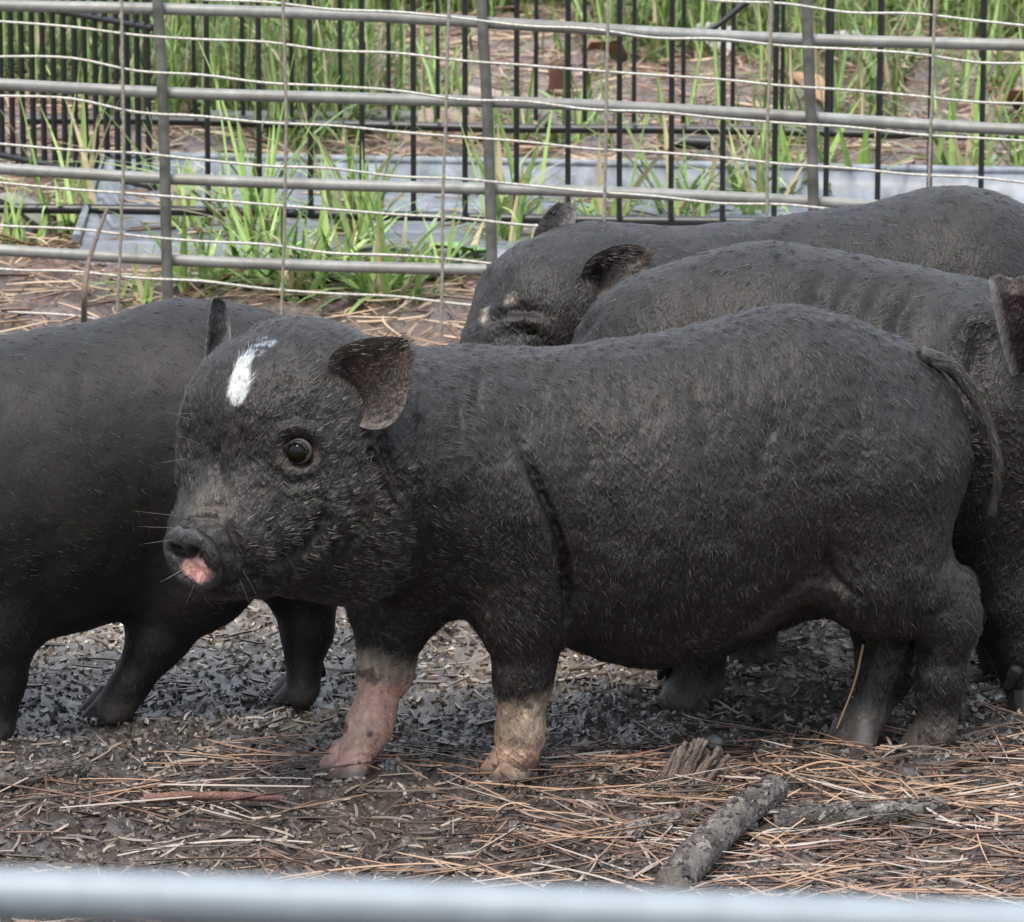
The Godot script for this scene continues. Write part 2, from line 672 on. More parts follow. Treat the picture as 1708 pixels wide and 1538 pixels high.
func materials() -> void:
	hair_mesh = leaf_strip()
	var grain := noise_tex(0.02, Color(0.62, 0.62, 0.62), Color(1, 1, 1), 3, 6)
	var skin_n := noise_tex(0.03, Color.BLACK, Color.WHITE, 8, 5, true)
	(skin_n.noise as FastNoiseLite).fractal_type = FastNoiseLite.FRACTAL_RIDGED
	M.skin = mat(Color.WHITE, 0.5, 0.0, grain, 12.0, skin_n, 0.75)
	M.skin.metallic_specular = 0.34
	M.skin.uv1_scale = Vector3(17, 6, 17)
	M.sleek = mat(Color.WHITE, 0.6, 0.0, grain, 14.0, skin_n, 0.25)
	M.sleek.metallic_specular = 0.36
	M.hair = mat(Color.WHITE, 0.4)
	M.hair.metallic_specular = 0.6
	M.hoof = mat(Color.WHITE, 0.5, 0.0, grain, 30.0)
	M.eye = mat(Color.WHITE, 0.03)
	M.eye.metallic_specular = 0.26
	M.soil = mat(Color.WHITE, 0.4, 0.0, noise_tex(0.03, Color(0.45, 0.45, 0.45), Color(1, 1, 1), 12, 6), 7.0, noise_tex(0.03, Color.BLACK, Color.WHITE, 14, 6, true), 1.0)
	M.litter = mat(Color.WHITE, 0.6)
	M.chip = mat(Color.WHITE, 0.42)
	M.grass = mat(Color.WHITE, 0.5)
	M.grass.backlight_enabled = true
	M.grass.backlight = Color(0.2, 0.3, 0.08)
	M.grass.cull_mode = BaseMaterial3D.CULL_DISABLED
	M.steel = mat(Color(0.53, 0.535, 0.53), 0.55, 0.2, noise_tex(0.015, Color(0.8, 0.8, 0.78), Color(1, 1, 1), 21, 5), 12.0)
	M.zinc = mat(Color(0.46, 0.495, 0.52), 0.5, 0.2, noise_tex(0.015, Color(0.85, 0.85, 0.85), Color(1, 1, 1), 29, 4), 9.0)
	M.wire = mat(Color(0.74, 0.74, 0.72), 0.45, 0.2, noise_tex(0.02, Color(0.6, 0.58, 0.55), Color(1, 1, 1), 22, 5), 25.0)
	M.black = mat(Color(0.13, 0.13, 0.14), 0.4, 0.1, noise_tex(0.02, Color(0.6, 0.6, 0.6), Color(1, 1, 1), 23, 4), 20.0)
	M.plastic = mat(Color(0.57, 0.60, 0.65), 0.42, 0.0, noise_tex(0.016, Color(0.45, 0.44, 0.42), Color(1, 1, 1), 24, 6), 5.0)
	M.bark = mat(Color.WHITE, 0.8, 0.0, noise_tex(0.05, Color(0.45, 0.45, 0.45), Color(1, 1, 1), 25, 5), 25.0, noise_tex(0.05, Color.BLACK, Color.WHITE, 26, 5, true), 1.0)
	M.rock = mat(Color.WHITE, 0.75, 0.0, noise_tex(0.03, Color(0.6, 0.58, 0.55), Color(1, 1, 1), 27, 6), 10.0, noise_tex(0.03, Color.BLACK, Color.WHITE, 28, 6, true), 0.8)

# ------------------------------------------------------------------ ground
func gh(x: float, z: float) -> float:
	var e := clampf((1.0 - absf(x)) * 5.0, 0, 1) * clampf((z + 3.3) * 3.0, 0, 1) * clampf((1.4 - z) * 3.0, 0, 1)
	var q := Vector2(x, z)
	var v := 0.009 * nz.get_noise_2dv(q * 120.0) + 0.0045 * nz.get_noise_2d(x * 380.0 + 50.0, z * 420.0) + 0.0022 * nz.get_noise_2d(x * 1100.0, z * 1100.0 + 90.0)
	if z < -0.9: v += 0.006 * clampf((-0.9 - z) * 5.0, 0, 1)
	return v * e
func mud_tone(z: float, w: float) -> Color:      # dry and pale at the back, wet and dark in the middle, brown mud in front
	var dry := Color(0.11, 0.090, 0.070).lerp(Color(0.25, 0.205, 0.16), w)
	var wet := Color(0.040, 0.034, 0.031).lerp(Color(0.098, 0.084, 0.075), w)
	var brown := Color(0.046, 0.034, 0.027).lerp(Color(0.095, 0.072, 0.058), w)
	return dry.lerp(wet, smoothstep(-0.24, -0.12, z)).lerp(brown, smoothstep(-0.03, 0.03, z))
func ground() -> void:
	var xs := PackedFloat32Array()
	var zs := PackedFloat32Array()
	var x := -1.0
	while x < 1.0:
		xs.append(x)
		x += 0.0032 if absf(x) < 0.40 else 0.014
	xs.append(1.0)
	var z := -3.3
	while z < 1.4:
		zs.append(z)
		z += 0.0035 if z > -0.85 and z < 0.26 else (0.007 if z > -1.9 and z < 0.4 else 0.016)
	zs.append(1.4)
	var v := PackedVector3Array()
	var c := PackedColorArray()
	var ix := PackedInt32Array()
	var nx := xs.size()
	for j in zs.size():
		for i in nx:
			var a := xs[i]
			var b := zs[j]
			v.append(Vector3(a, gh(a, b), b))
			var m := clampf((-0.93 - b + 0.15 * nz.get_noise_2d(a * 60, b * 60)) * 5.0, 0, 1)
			var w := clampf(0.5 + 0.9 * nz.get_noise_2d(a * 90.0 + 7, b * 90.0), 0, 1)
			var mud := mud_tone(b + 0.05 * nz.get_noise_2d(a * 120, b * 120), w)
			var pine := Color(0.13, 0.075, 0.05).lerp(Color(0.22, 0.15, 0.11), w)
			c.append(mud.lerp(pine, m))
	for j in zs.size() - 1:
		for i in nx - 1:
			var q := j * nx + i
			ix.append_array([q, q + 1, q + nx, q + 1, q + nx + 1, q + nx])
	# the yard goes on to the horizon round the modelled patch
	var far := 300.0
	var ring := [[-far, -far, far, -3.3], [-far, 1.4, far, far], [-far, -3.3, -1.0, 1.4], [1.0, -3.3, far, 1.4]]
	for r in ring:
		var o := v.size()
		v.append_array([Vector3(r[0], 0, r[1]), Vector3(r[2], 0, r[1]), Vector3(r[0], 0, r[3]), Vector3(r[2], 0, r[3])])
		for i in 4: c.append(Color(0.15, 0.115, 0.088))
		ix.append_array([o, o + 1, o + 2, o + 1, o + 3, o + 2])
	var n := PackedVector3Array()
	n.resize(v.size())
	n.fill(Vector3.UP)
	for j in range(1, zs.size() - 1):
		for i in range(1, nx - 1):
			var q := j * nx + i
			n[q] = (v[q + nx] - v[q - nx]).cross(v[q + 1] - v[q - 1]).normalized()
	var o := put("ground", arr(v, n, c, ix), M.soil)
	tag(o, "dark trampled mud of the pen running into reddish pine litter", "", "", "structure")

# ------------------------------------------------------------------ fences
func fence_z(x: float) -> float:
	return -1.07 + 0.11 * x
func on_fence(px: float, py: float, dz := 0.0) -> Vector3:
	var q := at(px, py, -1.07)
	return at(px, py, fence_z(q.x) + dz)
func fences() -> void:
	var t := thing("wire_fence_panel", Vector3(0, 0, -1.07), "galvanised welded rod panel with heavy grey rods behind the piglets", "fence")
	for r in [[-400, -135, 2300, -40], [-400, -10, 2300, 100], [-400, 120, 2300, 238], [-400, 264, 2300, 380], [-400, 402, 2300, 510]]:
		var pts := []
		for i in 9:
			var f := i / 8.0
			var px := lerpf(r[0], r[2], f)
			var py := lerpf(r[1], r[3], f) + 5.0 * sin(px * 0.0041 + r[1]) 
			pts.append(on_fence(px, py))
		put("horizontal_rod", tube(smooth_path(pts, 6), 0.0042, 0.0042, 10, Color(1, 1, 1), 0.03, 500.0, Color(0.66, 0.62, 0.57)), M.steel, t)
	for q in [[-262, -240], [262, 284], [802, 826], [1348, 1360], [1890, 1895]]:
		var pts := []
		for i in 8:
			var f := i / 7.0
			pts.append(on_fence(lerpf(q[0] - 5, q[1], f) + 2.0 * sin(f * 7.0 + q[0]), lerpf(-170, 560, f), 0.0075))
		var e: Vector3 = pts[-1]
		e.y = -0.02
		pts.append(e)
		put("vertical_rod", tube(smooth_path(pts, 6), 0.0039, 0.0039, 10, Color(0.58, 0.56, 0.53), 0.08, 700.0, Color(0.36, 0.33, 0.30)), M.steel, t)
	var w := thing("wire_mesh", Vector3(0, 0, -1.06), "thin pale woven wire mesh sagging along the heavy rod panel", "wire mesh")
	var ys := [-98, -30, 37, 100, 167, 239, 305, 374, 444, 520]
	for k in ys.size():
		var pts := []
		for i in 26:
			var px := -420.0 + i * 108.0
			var py: float = ys[k] + px * 0.0805 + 6.0 * nz.get_noise_2d(px * 0.05, k * 37.0) + 2.5 * sin(px * 0.0232 + k)
			py -= 15.0 * exp(-pow((px - 95.0) / 75.0, 2.0)) * (1.0 if k in [3, 4] else 0.0)
			pts.append(on_fence(px, py, 0.017 + 0.004 * nz.get_noise_2d(px * 0.06, k * 11.0)))
		put("line_wire", tube(smooth_path(pts, 4), 0.00095, 0.00095, 6), M.wire, w)
	for q in [[-70, -75, -80], [199, 207, 194], [469, 478, 468], [752, 741, 734], [1016, 1010, 1004], [1289, 1280, 1276], [1563, 1551, 1545], [1835, 1825, 1822]]:
		var pts := []
		for i in 10:
			var f := i / 9.0
			var px := lerpf(q[0], q[1], f * 2.0) if f < 0.5 else lerpf(q[1], q[2], f * 2.0 - 1.0)
			pts.append(on_fence(px + 2.0 * nz.get_noise_2d(f * 300.0, q[0]), lerpf(-120, 585 + px * 0.05, f), 0.0195))
		put("stay_wire", tube(smooth_path(pts, 4), 0.00115, 0.00115, 6, Color(0.72, 0.68, 0.6)), M.wire, w)

func near_fence() -> void:
	# the panel in front of the photographer: only its top rod is in the picture
	var t := thing("near_fence_panel", Vector3(0, 0, 2.1), "blurred pale galvanised top rod of the near fence along the bottom edge", "fence")
	var zf := cam_pos.z - 1.0
	var a := at(0, 1490, zf)
	var b := at(1708, 1548, zf)
	var d := (b - a) / 0.17
	var m := (a + b) * 0.5
	put("horizontal_rod", tube(straight(m - d * 1.2, m + d * 1.2, 30), 0.0047, 0.0047, 12), M.zinc, t)
	for k in range(1, 6):
		put("horizontal_rod", tube(straight(m - d * 1.2 - Vector3(0, 0.12 * k, 0), m + d * 1.2 - Vector3(0, 0.12 * k, 0), 4), 0.003, 0.003, 8), M.zinc, t)
	for k in 12:
		var x := -1.1 + 0.2 * k
		var q := m + d * x + Vector3(0, -0.004, -0.006)
		put("vertical_rod", tube(straight(q, Vector3(q.x, -0.02, q.z), 4), 0.003, 0.003, 8), M.zinc, t)

# ------------------------------------------------------------------ crate and tray
func crate() -> void:
	var t := thing("dog_crate", Vector3(0, 0, -1.5), "large black wire dog crate standing open over a pale tray", "crate")
	var fz := func(x: float) -> float: return -1.34 + 0.09 * x
	var bz := func(x: float) -> float: return -1.70 + 0.09 * x
	# front wires
	for k in range(-1, 19):
		var px := 507.0 + 88.6 * (k - 1)
		var a := gnd(px, 372 + 0.012 * px, 0.05)
		a.z = fz.call(a.x)
		a.y = 0.03
		put("wire", tube(straight(a, a + Vector3(-0.002 + 0.004 * rng.randf(), 0.62, 0), 3), 0.0022, 0.0022, 7), M.black, t)
	# back wires
	for k in range(-4, 17):
		var px := 567.0 + 81.6 * k
		var a := at(px, 205.0 + px * 0.03, -1.70)
		a.z = bz.call(a.x)
		a.y = 0.035
		put("wire", tube(straight(a, a + Vector3(-0.003 + 0.006 * rng.randf(), 0.62, 0), 3), 0.0019, 0.0019, 7), M.black, t)
	for h in [[0.028, 0.0038], [0.012, 0.0028], [0.20, 0.0028], [0.33, 0.0028], [0.65, 0.0034]]:
		for s in 2:
			var a := Vector3(-0.40, h[0], 0)
			var b := Vector3(0.78, h[0] , 0)
			a.z = (bz if s else fz).call(a.x) - 0.005
			b.z = (bz if s else fz).call(b.x) - 0.005
			if h[0] == 0.012:
				a.z += 0.10
				b.z += 0.10
			if s == 0 and h[0] in [0.20, 0.012]: continue
			put("rail", tube(straight(a, b, 12, 0.002, h[0] * 50 + s), h[1], h[1], 8), M.black, t)
	# end panel at the left, seen almost edge on
	for k in 17:
		var f := k / 16.0
		var a := gnd(lerpf(250, -30, f), lerpf(352, 292, f))
		a.y = 0.02
		put("wire", tube(straight(a, a + Vector3(0.004 * rng.randfn(0, 0.3), 0.6, 0), 3), 0.0025, 0.0025, 7), M.black, t)
	var ea := gnd(260, 354)
	var eb := gnd(-60, 286)
	for h in [0.02, 0.145, 0.19, 0.6]:
		put("rail", tube(straight(ea + Vector3(0, h, 0), eb + Vector3(0, h, 0), 4), 0.003, 0.003, 8), M.black, t)
	# hinge sleeve on the back rail
	var s0 := at(1128, 236, -1.67)
	put("hinge_sleeve", tube(straight(s0, s0 + Vector3(0.028, -0.001, 0.002), 3), 0.0058, 0.0058, 10), M.black, t)
	# the tray: floor, four sloping walls with a rolled rim
	var tr := thing("crate_tray", Vector3(0.2, 0, -1.48), "shallow blue-grey plastic tray lying in the bottom of the crate", "tray")
	var f0 := gnd(175, 432, 0.006)
	var l := f0.x
	var r := 0.85
	var v := func(x: float, y: float, z: float) -> Vector3: return Vector3(x, y, z + 0.09 * x)
	var zf := -1.27
	var zb := -1.505
	var st := SurfaceTool.new()
	st.begin(Mesh.PRIMITIVE_TRIANGLES)
	var prof := [[0.0, 0.012], [0.006, 0.026], [0.009, 0.033], [0.013, 0.035], [0.017, 0.033], [0.019, 0.006]]
	var loops := []
	loops.append([v.call(l, 0.012, zf), v.call(r, 0.012, zf), v.call(r, 0.012, zb), v.call(l, 0.012, zb)])
	for q in prof:
		# low at the front where the photo shows the floor run out, higher at the back
		var lo: float = minf(q[1], 0.022)
		loops.append([v.call(l - q[0], lo, zf + q[0]), v.call(r + q[0], lo, zf + q[0]), v.call(r + q[0], q[1], zb - q[0]), v.call(l - q[0], q[1], zb - q[0])])
	var quad := func(a: Vector3, b: Vector3, c: Vector3, d: Vector3) -> void:
		for q in [a, b, c, a, c, d]: st.add_vertex(q)
	var fl: Array = loops[0]
	quad.call(fl[3], fl[2], fl[1], fl[0])
	for k in loops.size() - 1:
		for e in 4:
			quad.call(loops[k][e], loops[k][(e + 1) % 4], loops[k + 1][(e + 1) % 4], loops[k + 1][e])
	st.generate_normals()
	put("pan", st.commit(), M.plastic, tr)
	var lip := [v.call(l - 0.02, 0.026, zf + 0.02), v.call(l - 0.016, 0.036, zb - 0.014), v.call(r, 0.036, zb - 0.014)]
	put("rim", tube(PackedVector3Array(lip), 0.0035, 0.0035, 8), M.plastic, tr)

# ------------------------------------------------------------------ things in the yard behind the fence
func lump(c: Vector3, size: Vector3, seedv: float, col: Color, col2: Color, rough := 0.35, angular := 0.0) -> ArrayMesh:
	var v := PackedVector3Array()
	var cl := PackedColorArray()
	var ix := PackedInt32Array()
	for i in 15:
		for j in 25:
			var th := PI * i / 14.0
			var ph := TAU * (j % 24) / 24.0
			var d := Vector3(sin(th) * cos(ph), cos(th), sin(th) * sin(ph))
			var m := 1.0 + rough * nz.get_noise_3dv(d * 14.0 + Vector3.ONE * seedv * 31.0)
			if angular > 0.0:
				var mx := maxf(maxf(absf(d.x), absf(d.y)), absf(d.z))
				m *= lerpf(1.0, 0.8 / mx, angular)
			v.append(c + d * size * m)
			cl.append(col.lerp(col2, clampf(0.5 + 1.3 * nz.get_noise_3dv(d * 25.0 + Vector3.ONE * seedv), 0, 1)))
	for i in 14:
		for j in 24:
			var q := i * 25 + j
			ix.append_array([q, q + 1, q + 25, q + 1, q + 26, q + 25])
	var n := PackedVector3Array()
	n.resize(v.size())
	for q in range(0, ix.size(), 3):
		var nn := (v[ix[q + 2]] - v[ix[q]]).cross(v[ix[q + 1]] - v[ix[q]])
		for e in 3: n[ix[q + e]] += nn
	for i in 15:
		n[i * 25] += n[i * 25 + 24]
		n[i * 25 + 24] = n[i * 25]
	for q in n.size(): n[q] = n[q].normalized() if n[q].length() > 0 else Vector3.UP
	return arr(v, n, cl, ix)
func dead_leaf(where: Vector3, size: float, turn: float, tilt: float, col: Color) -> ArrayMesh:
	var v := PackedVector3Array()
	var n := PackedVector3Array()
	var c := PackedColorArray()
	var ix := PackedInt32Array()
	var b := Basis(Vector3.UP, turn) * Basis(Vector3.RIGHT, tilt)
	for side in 2:
		for i in 11:
			var u := i / 10.0
			var w := size * 0.34 * pow(sin(PI * clampf(u * 0.94 + 0.03, 0, 1)), 0.8)
			for j in 7:
				var s := j / 3.0 - 1.0
				var q := Vector3(s * w, 0.18 * size * s * s + 0.12 * size * sin(u * 4.0) - 0.0006 * side, (u - 0.5) * size)
				v.append(where + b * q)
				n.append(b * Vector3(-s * 0.6, 1, 0).normalized() * (1.0 if side == 0 else -1.0))
				var cc := col * (0.75 + 0.35 * absf(s) + 0.3 * nz.get_noise_3dv(q * 900.0 + where * 99.0))
				cc.a = 1
				c.append(cc)
		for i in 10:
			for j in 6:
				var q := side * 77 + i * 7 + j
				if side == 0: ix.append_array([q, q + 1, q + 7, q + 1, q + 8, q + 7])
				else: ix.append_array([q, q + 7, q + 1, q + 1, q + 7, q + 8])
	return arr(v, n, c, ix)
func yard_things() -> void:
	var r1 := gnd(730, 235)
	tag(put("stone", lump(r1 + Vector3(0, 0.006, 0), Vector3(0.042, 0.018, 0.03), 1.0, Color(0.42, 0.33, 0.28), Color(0.30, 0.22, 0.18), 0.5), M.rock), "flat pale pink stone in the litter behind the black crate rail", "stone", "pale stones behind the crate")
	var r2 := gnd(800, 200)
	tag(put("stone", lump(r2 + Vector3(0, 0.008, 0), Vector3(0.032, 0.02, 0.028), 2.0, Color(0.45, 0.38, 0.33), Color(0.34, 0.28, 0.23), 0.5), M.rock), "rounder whitish stone lying against the third heavy fence upright", "stone", "pale stones behind the crate")
	var r3 := gnd(690, 262)
	tag(put("stone", lump(r3, Vector3(0.035, 0.012, 0.02), 3.0, Color(0.30, 0.20, 0.16), Color(0.22, 0.15, 0.12), 0.6), M.rock), "low brownish stone just in front of the pale pink one", "stone", "pale stones behind the crate")
	var b := gnd(935, 168)
	tag(put("bark_chunk", lump(b + Vector3(0, 0.016, 0), Vector3(0.011, 0.022, 0.008), 4.0, Color(0.18, 0.075, 0.045), Color(0.10, 0.045, 0.03), 0.35, 0.75), M.bark), "upright rust-brown chunk of bark in the litter beyond the crate", "bark")
	var lv := [[1190, 75, 0.05, 0.4, Color(0.24, 0.23, 0.22), "pale grey dry leaf beyond the crate under the black strap"], [1425, 88, 0.05, 1.3, Color(0.25, 0.24, 0.23), "pale grey dry leaf right of the heavy right upright"], [1010, 95, 0.045, 2.2, Color(0.16, 0.09, 0.05), "curled brown leaf beyond the crate above the bark chunk"],
		[1345, 160, 0.05, 0.9, Color(0.24, 0.15, 0.08), "tan brown leaf left of the heavy right upright"], [1690, 180, 0.05, 2.6, Color(0.22, 0.11, 0.07), "reddish dead leaf at the right edge beyond the crate"], [150, 95, 0.045, 0.3, Color(0.38, 0.30, 0.32), "pinkish grey leaf behind the close-set wires at the left"], [30, 365, 0.05, 1.2, Color(0.17, 0.17, 0.16), "grey leaf on the litter at the left edge below the crate"], [395, 300, 0.02, 2.0, Color(0.2, 0.09, 0.06), "small reddish leaf at the tray's far edge beside the dark tuft"]]
	for q in lv:
		var w := gnd(q[0], q[1], 0.018)
		tag(put("dead_leaf", dead_leaf(w, q[2], q[3], 0.35, q[4]), M.litter), q[5], "leaf", "dead leaves beyond the fence")
	# black strap dangling from above at the top right
	var sp := []
	for q in [[1330, -70], [1285, -25], [1240, 8], [1200, 40], [1168, 56]]: sp.append(at(q[0], q[1], -1.2))
	tag(put("black_strap", tube(smooth_path(sp, 5), 0.0032, 0.0016, 8), M.black), "end of a black strap hanging down over the top right rods", "strap")
	# grey pipe end behind the left crate wires
	var pa := gnd(352, 196, 0.02)
	tag(put("pipe", tube(straight(pa, pa + Vector3(0.17, 0, 0.0), 4), 0.0058, 0.0058, 10, Color(0.45, 0.5, 0.45)), M.steel), "dull green-grey pipe lying behind the crate's back rail", "pipe")
	# sticks by the fence foot at the left
	var s1 := [gnd(142, 560), at(140, 500, -1.02), at(150, 430, -1.03), at(180, 345, -1.04)]
	tag(put("twig", tube(smooth_path(s1, 6), 0.0026, 0.0012, 8, Color(0.26, 0.21, 0.17), 0.25, 1200.0, Color(0.22, 0.17, 0.13)), M.bark), "bare grey twig standing upright against the fence at the left", "twig")

# ------------------------------------------------------------------ grass
func blade_mesh(bend: float, curl: float) -> ArrayMesh:
	var v := PackedVector3Array()
	var n := PackedVector3Array()
	var ix := PackedInt32Array()
	for i in 6:
		var f := i / 5.0
		var y := f * (1.0 - 0.35 * bend * f)
		var z := bend * f * f * 0.8
		var w := 0.5 * (1.0 - pow(f, 2.2)) + 0.02
		var tw := curl * f
		for s in [-1, 0, 1]:
			v.append(Vector3(s * w * cos(tw), y, z + s * w * sin(tw) * 0.012 + absf(s) * 0.004))
			n.append(Vector3(s * 0.45, 0.25 + bend * f, 1).normalized())
	for i in 5:
		for s in 2:
			var q := i * 3 + s
			ix.append_array([q, q + 3, q + 1, q + 1, q + 3, q + 4])
	return arr(v, n, PackedColorArray(), ix)
func blade_xf(at_: Vector3, h: float, w: float, lean: float, yaw: float) -> Transform3D:
	var b := Basis(Vector3.UP, yaw) * Basis(Vector3.RIGHT, lean)
	return Transform3D(Basis(b.x * w, b.y * h, b.z * h), at_)
func green(v: float) -> Color:
	var c := Color(0.16, 0.27, 0.06).lerp(Color(0.38, 0.52, 0.18), v)
	if rng.randf() < 0.2: c = Color(0.42, 0.36, 0.21)
	return c
func joined(mesh_list: Array, xf: Array, cols: Array) -> ArrayMesh:
	var v := PackedVector3Array()
	var n := PackedVector3Array()
	var c := PackedColorArray()
	var ix := PackedInt32Array()
	for i in xf.size():
		var a: Array = mesh_list[i % mesh_list.size()].surface_get_arrays(0)
		var t: Transform3D = xf[i]
		var nb := Basis(t.basis.x.normalized(), t.basis.y.normalized(), t.basis.z.normalized())
		var o := v.size()
		for q in a[Mesh.ARRAY_VERTEX]:
			v.append(t * q)
			c.append(cols[i])
		for q in a[Mesh.ARRAY_NORMAL]: n.append((nb * q).normalized())
		for q in a[Mesh.ARRAY_INDEX]: ix.append(o + q)
	return arr(v, n, c, ix)
func grasses() -> void:
	var bl := [blade_mesh(0.3, 0.4), blade_mesh(0.7, -0.6), blade_mesh(1.1, 0.8), blade_mesh(0.12, 0.2)]
	# the yard's grass as one mass
	var xs := [[], [], [], []]
	var cs := [PackedColorArray(), PackedColorArray(), PackedColorArray(), PackedColorArray()]
	var made := 0
	while made < 26000:
		var z := rng.randf_range(-3.2, -1.72)
		var x := rng.randf_range(-0.95, 0.95)
		var dens := nz.get_noise_2d(x * 26.0 + 40, z * 26.0) + clampf((-2.0 - z) * 0.5, -0.25, 0.35)
		if z > -2.12 and x > -0.12 and rng.randf() < 0.70: continue
		if x > 0.02 and rng.randf() < 0.25: continue
		if dens < rng.randf_range(-0.12, 0.35): continue
		made += 1
		var k := rng.randi() % 4
		xs[k].append(blade_xf(Vector3(x, gh(x, z) - 0.002, z), rng.randf_range(0.035, 0.125), rng.randf_range(0.002, 0.006), rng.randfn(0.2, 0.55), rng.randf() * TAU))
		cs[k].append(green(rng.randf()))
	for k in 4:
		tag(instances("grass", bl[k], M.grass, xs[k], cs[k]), "loose green grass growing through the litter beyond the crate", "grass", "grass of the yard", "stuff")
	# tufts that stand out
	var tf := [
		[120, 400, 10, 0.11, 0.3, "thin grass tuft at the left edge below the close-set crate wires"],
		[315, 400, 12, 0.10, 0.35, "grass tuft at the foot of the left heavy upright"],
		[425, 425, 16, 0.15, 0.25, "tall dark green grass tuft between the left upright and the second stay wire"],
		[600, 415, 22, 0.115, 0.45, "spreading bright grass tuft in front of the tray's middle"],
		[845, 425, 9, 0.10, 0.25, "narrow grass tuft beside the middle heavy upright"],
		[1010, 400, 10, 0.09, 0.5, "short grass tuft behind the back piglet's ear"],
		[1140, 385, 14, 0.10, 0.5, "arching grass tuft above the back piglet's shoulder"],
		[1265, 375, 12, 0.11, 0.55, "leaning grass tuft left of the right heavy upright"],
		[1420, 345, 9, 0.09, 0.6, "sparse grass tuft right of the right heavy upright"],
		[1610, 330, 14, 0.13, 0.45, "tall leaning grass tuft above the back piglet's rump"],
		[1700, 330, 9, 0.14, 0.25, "grass tuft rising at the right edge"],
		[500, 500, 40, 0.085, 1.15, "low sprawling grass tuft under the fence behind the main piglet's head"],
		[640, 510, 40, 0.085, 1.15, "low sprawling grass tuft under the fence left of the third stay wire"],
		[340, 495, 20, 0.07, 1.1, "small flat grass tuft under the fence at the left upright"],
		[420, 490, 34, 0.08, 1.2, "sprawling grass clump under the fence right of the left heavy upright"],
		[570, 470, 30, 0.085, 1.1, "bright grass clump pushing through the lowest heavy rod at left of centre"],
		[720, 480, 26, 0.075, 1.1, "grass clump under the fence just left of the back piglet's snout"],
		[860, 395, 16, 0.10, 0.7, "grass clump in the tray between the middle upright and the back piglet's far ear"],
		[1330, 350, 16, 0.10, 0.8, "leaning grass clump just left of the right heavy upright above the tray"],
		[30, 420, 10, 0.07, 0.9, "flattened grass tuft at the far left below the crate"],
		[230, 520, 8, 0.05, 0.7, "sparse young grass sprouts above the left piglet's back"]]
	for q in tf:
		var base := gnd(q[0], q[1])
		var xf := []
		var cl := []
		for i in q[2] * 2:
			var o := base + Vector3(rng.randfn(0, 0.009), 0, rng.randfn(0, 0.006))
			xf.append(blade_xf(o, q[3] * rng.randf_range(0.5, 1.35), rng.randf_range(0.003, 0.0068), rng.randf_range(0.02, q[4] * 1.2), rng.randf() * TAU))
			cl.append(green(rng.randf()))
		tag(put("grass_tuft", joined(bl, xf, cl), M.grass), q[5], "grass", "grass tufts along the fence")
	# two broad-leaved seedlings under the fence
	for q in [[497, 478, "small broad-leaved weed under the fence beside the second stay wire"], [770, 470, "small grey-green weed under the fence by the third stay wire"]]:
		var base := gnd(q[0], q[1])
		var t := thing("weed", base, q[2], "weed", "broad-leaved weeds under the fence")
		for i in 6:
			var a := i * 1.07
			var w := base + Vector3(cos(a) * 0.012, 0.02 + 0.006 * sin(i * 2.3), sin(a) * 0.012)
			put("leaf", dead_leaf(w, 0.018, -a + PI / 2, -0.35, Color(0.14, 0.25, 0.09)), M.grass, t)

# ------------------------------------------------------------------ litter in the pen
func scatter(name_: String, label: String, category: String, count: int, area: Callable, make: Callable, mesh: Mesh, m: Material, group := "") -> void:
	var xf := []
	var cs := PackedColorArray()
	for i in count:
		var q: Vector3 = area.call()
		var r: Array = make.call(q)
		xf.append(r[0])
		cs.append(r[1])
	tag(instances(name_, mesh, m, xf, cs), label, category, group, "stuff")
func curved_needle(bow: float) -> ArrayMesh:    # along x from -0.5 to 0.5, thickness in y/z of 1, bowed in z by 'bow' lengths (basis z column is as long as the needle)
	var v := PackedVector3Array()
	var n := PackedVector3Array()
	var ix := PackedInt32Array()
	for i in 8:
		var f := i / 7.0 - 0.5
		var r := 0.5 * (1.0 - 1.5 * f * f)
		for k in 4:
			var a := TAU * k / 4.0
			v.append(Vector3(f, sin(a) * r, cos(a) * r * 0.01 + bow * (0.25 - f * f)))
			n.append(Vector3(0, sin(a), cos(a)))
	for i in 7:
		for k in 4:
			var a := i * 4 + k
			var b := i * 4 + (k + 1) % 4
			ix.append_array([a, a + 4, b, b, a + 4, b + 4])
	return arr(v, n, PackedColorArray(), ix)
func crumb(kind: int) -> ArrayMesh:        # an angular crumb of twelve flat faces
	var pt := []
	for i in 8:
		var q := Vector3(i & 1, (i >> 1) & 1, (i >> 2) & 1) - Vector3.ONE * 0.5
		pt.append(q * rng.randf_range(0.6, 1.15) + Vector3(rng.randfn(), rng.randfn(), rng.randfn()) * 0.12)
	var v := PackedVector3Array()
	var n := PackedVector3Array()
	var ix := PackedInt32Array()
	for f in [[0, 1, 3, 2], [4, 5, 7, 6], [0, 1, 5, 4], [2, 3, 7, 6], [0, 2, 6, 4], [1, 3, 7, 5]]:
		for tr in [[f[0], f[1], f[2]], [f[0], f[2], f[3]]]:
			var nn: Vector3 = (pt[tr[1]] - pt[tr[0]]).cross(pt[tr[2]] - pt[tr[0]]).normalized()
			if nn.dot(pt[tr[0]] + pt[tr[1]] + pt[tr[2]]) < 0: nn = -nn
			for e in 3:
				ix.append(v.size())
				v.append(pt[tr[e]])
				n.append(nn)
	return arr(v, n, PackedColorArray(), ix)
func needle_xf(q: Vector3, l: float, th: float, yaw: float, tilt: float, roll := 0.0) -> Transform3D:
	var b := Basis(Vector3.UP, yaw) * Basis(Vector3.BACK, tilt) * Basis(Vector3.RIGHT, roll)
	return Transform3D(Basis(b.x * l, b.y * th, b.z * th * 100.0), q)
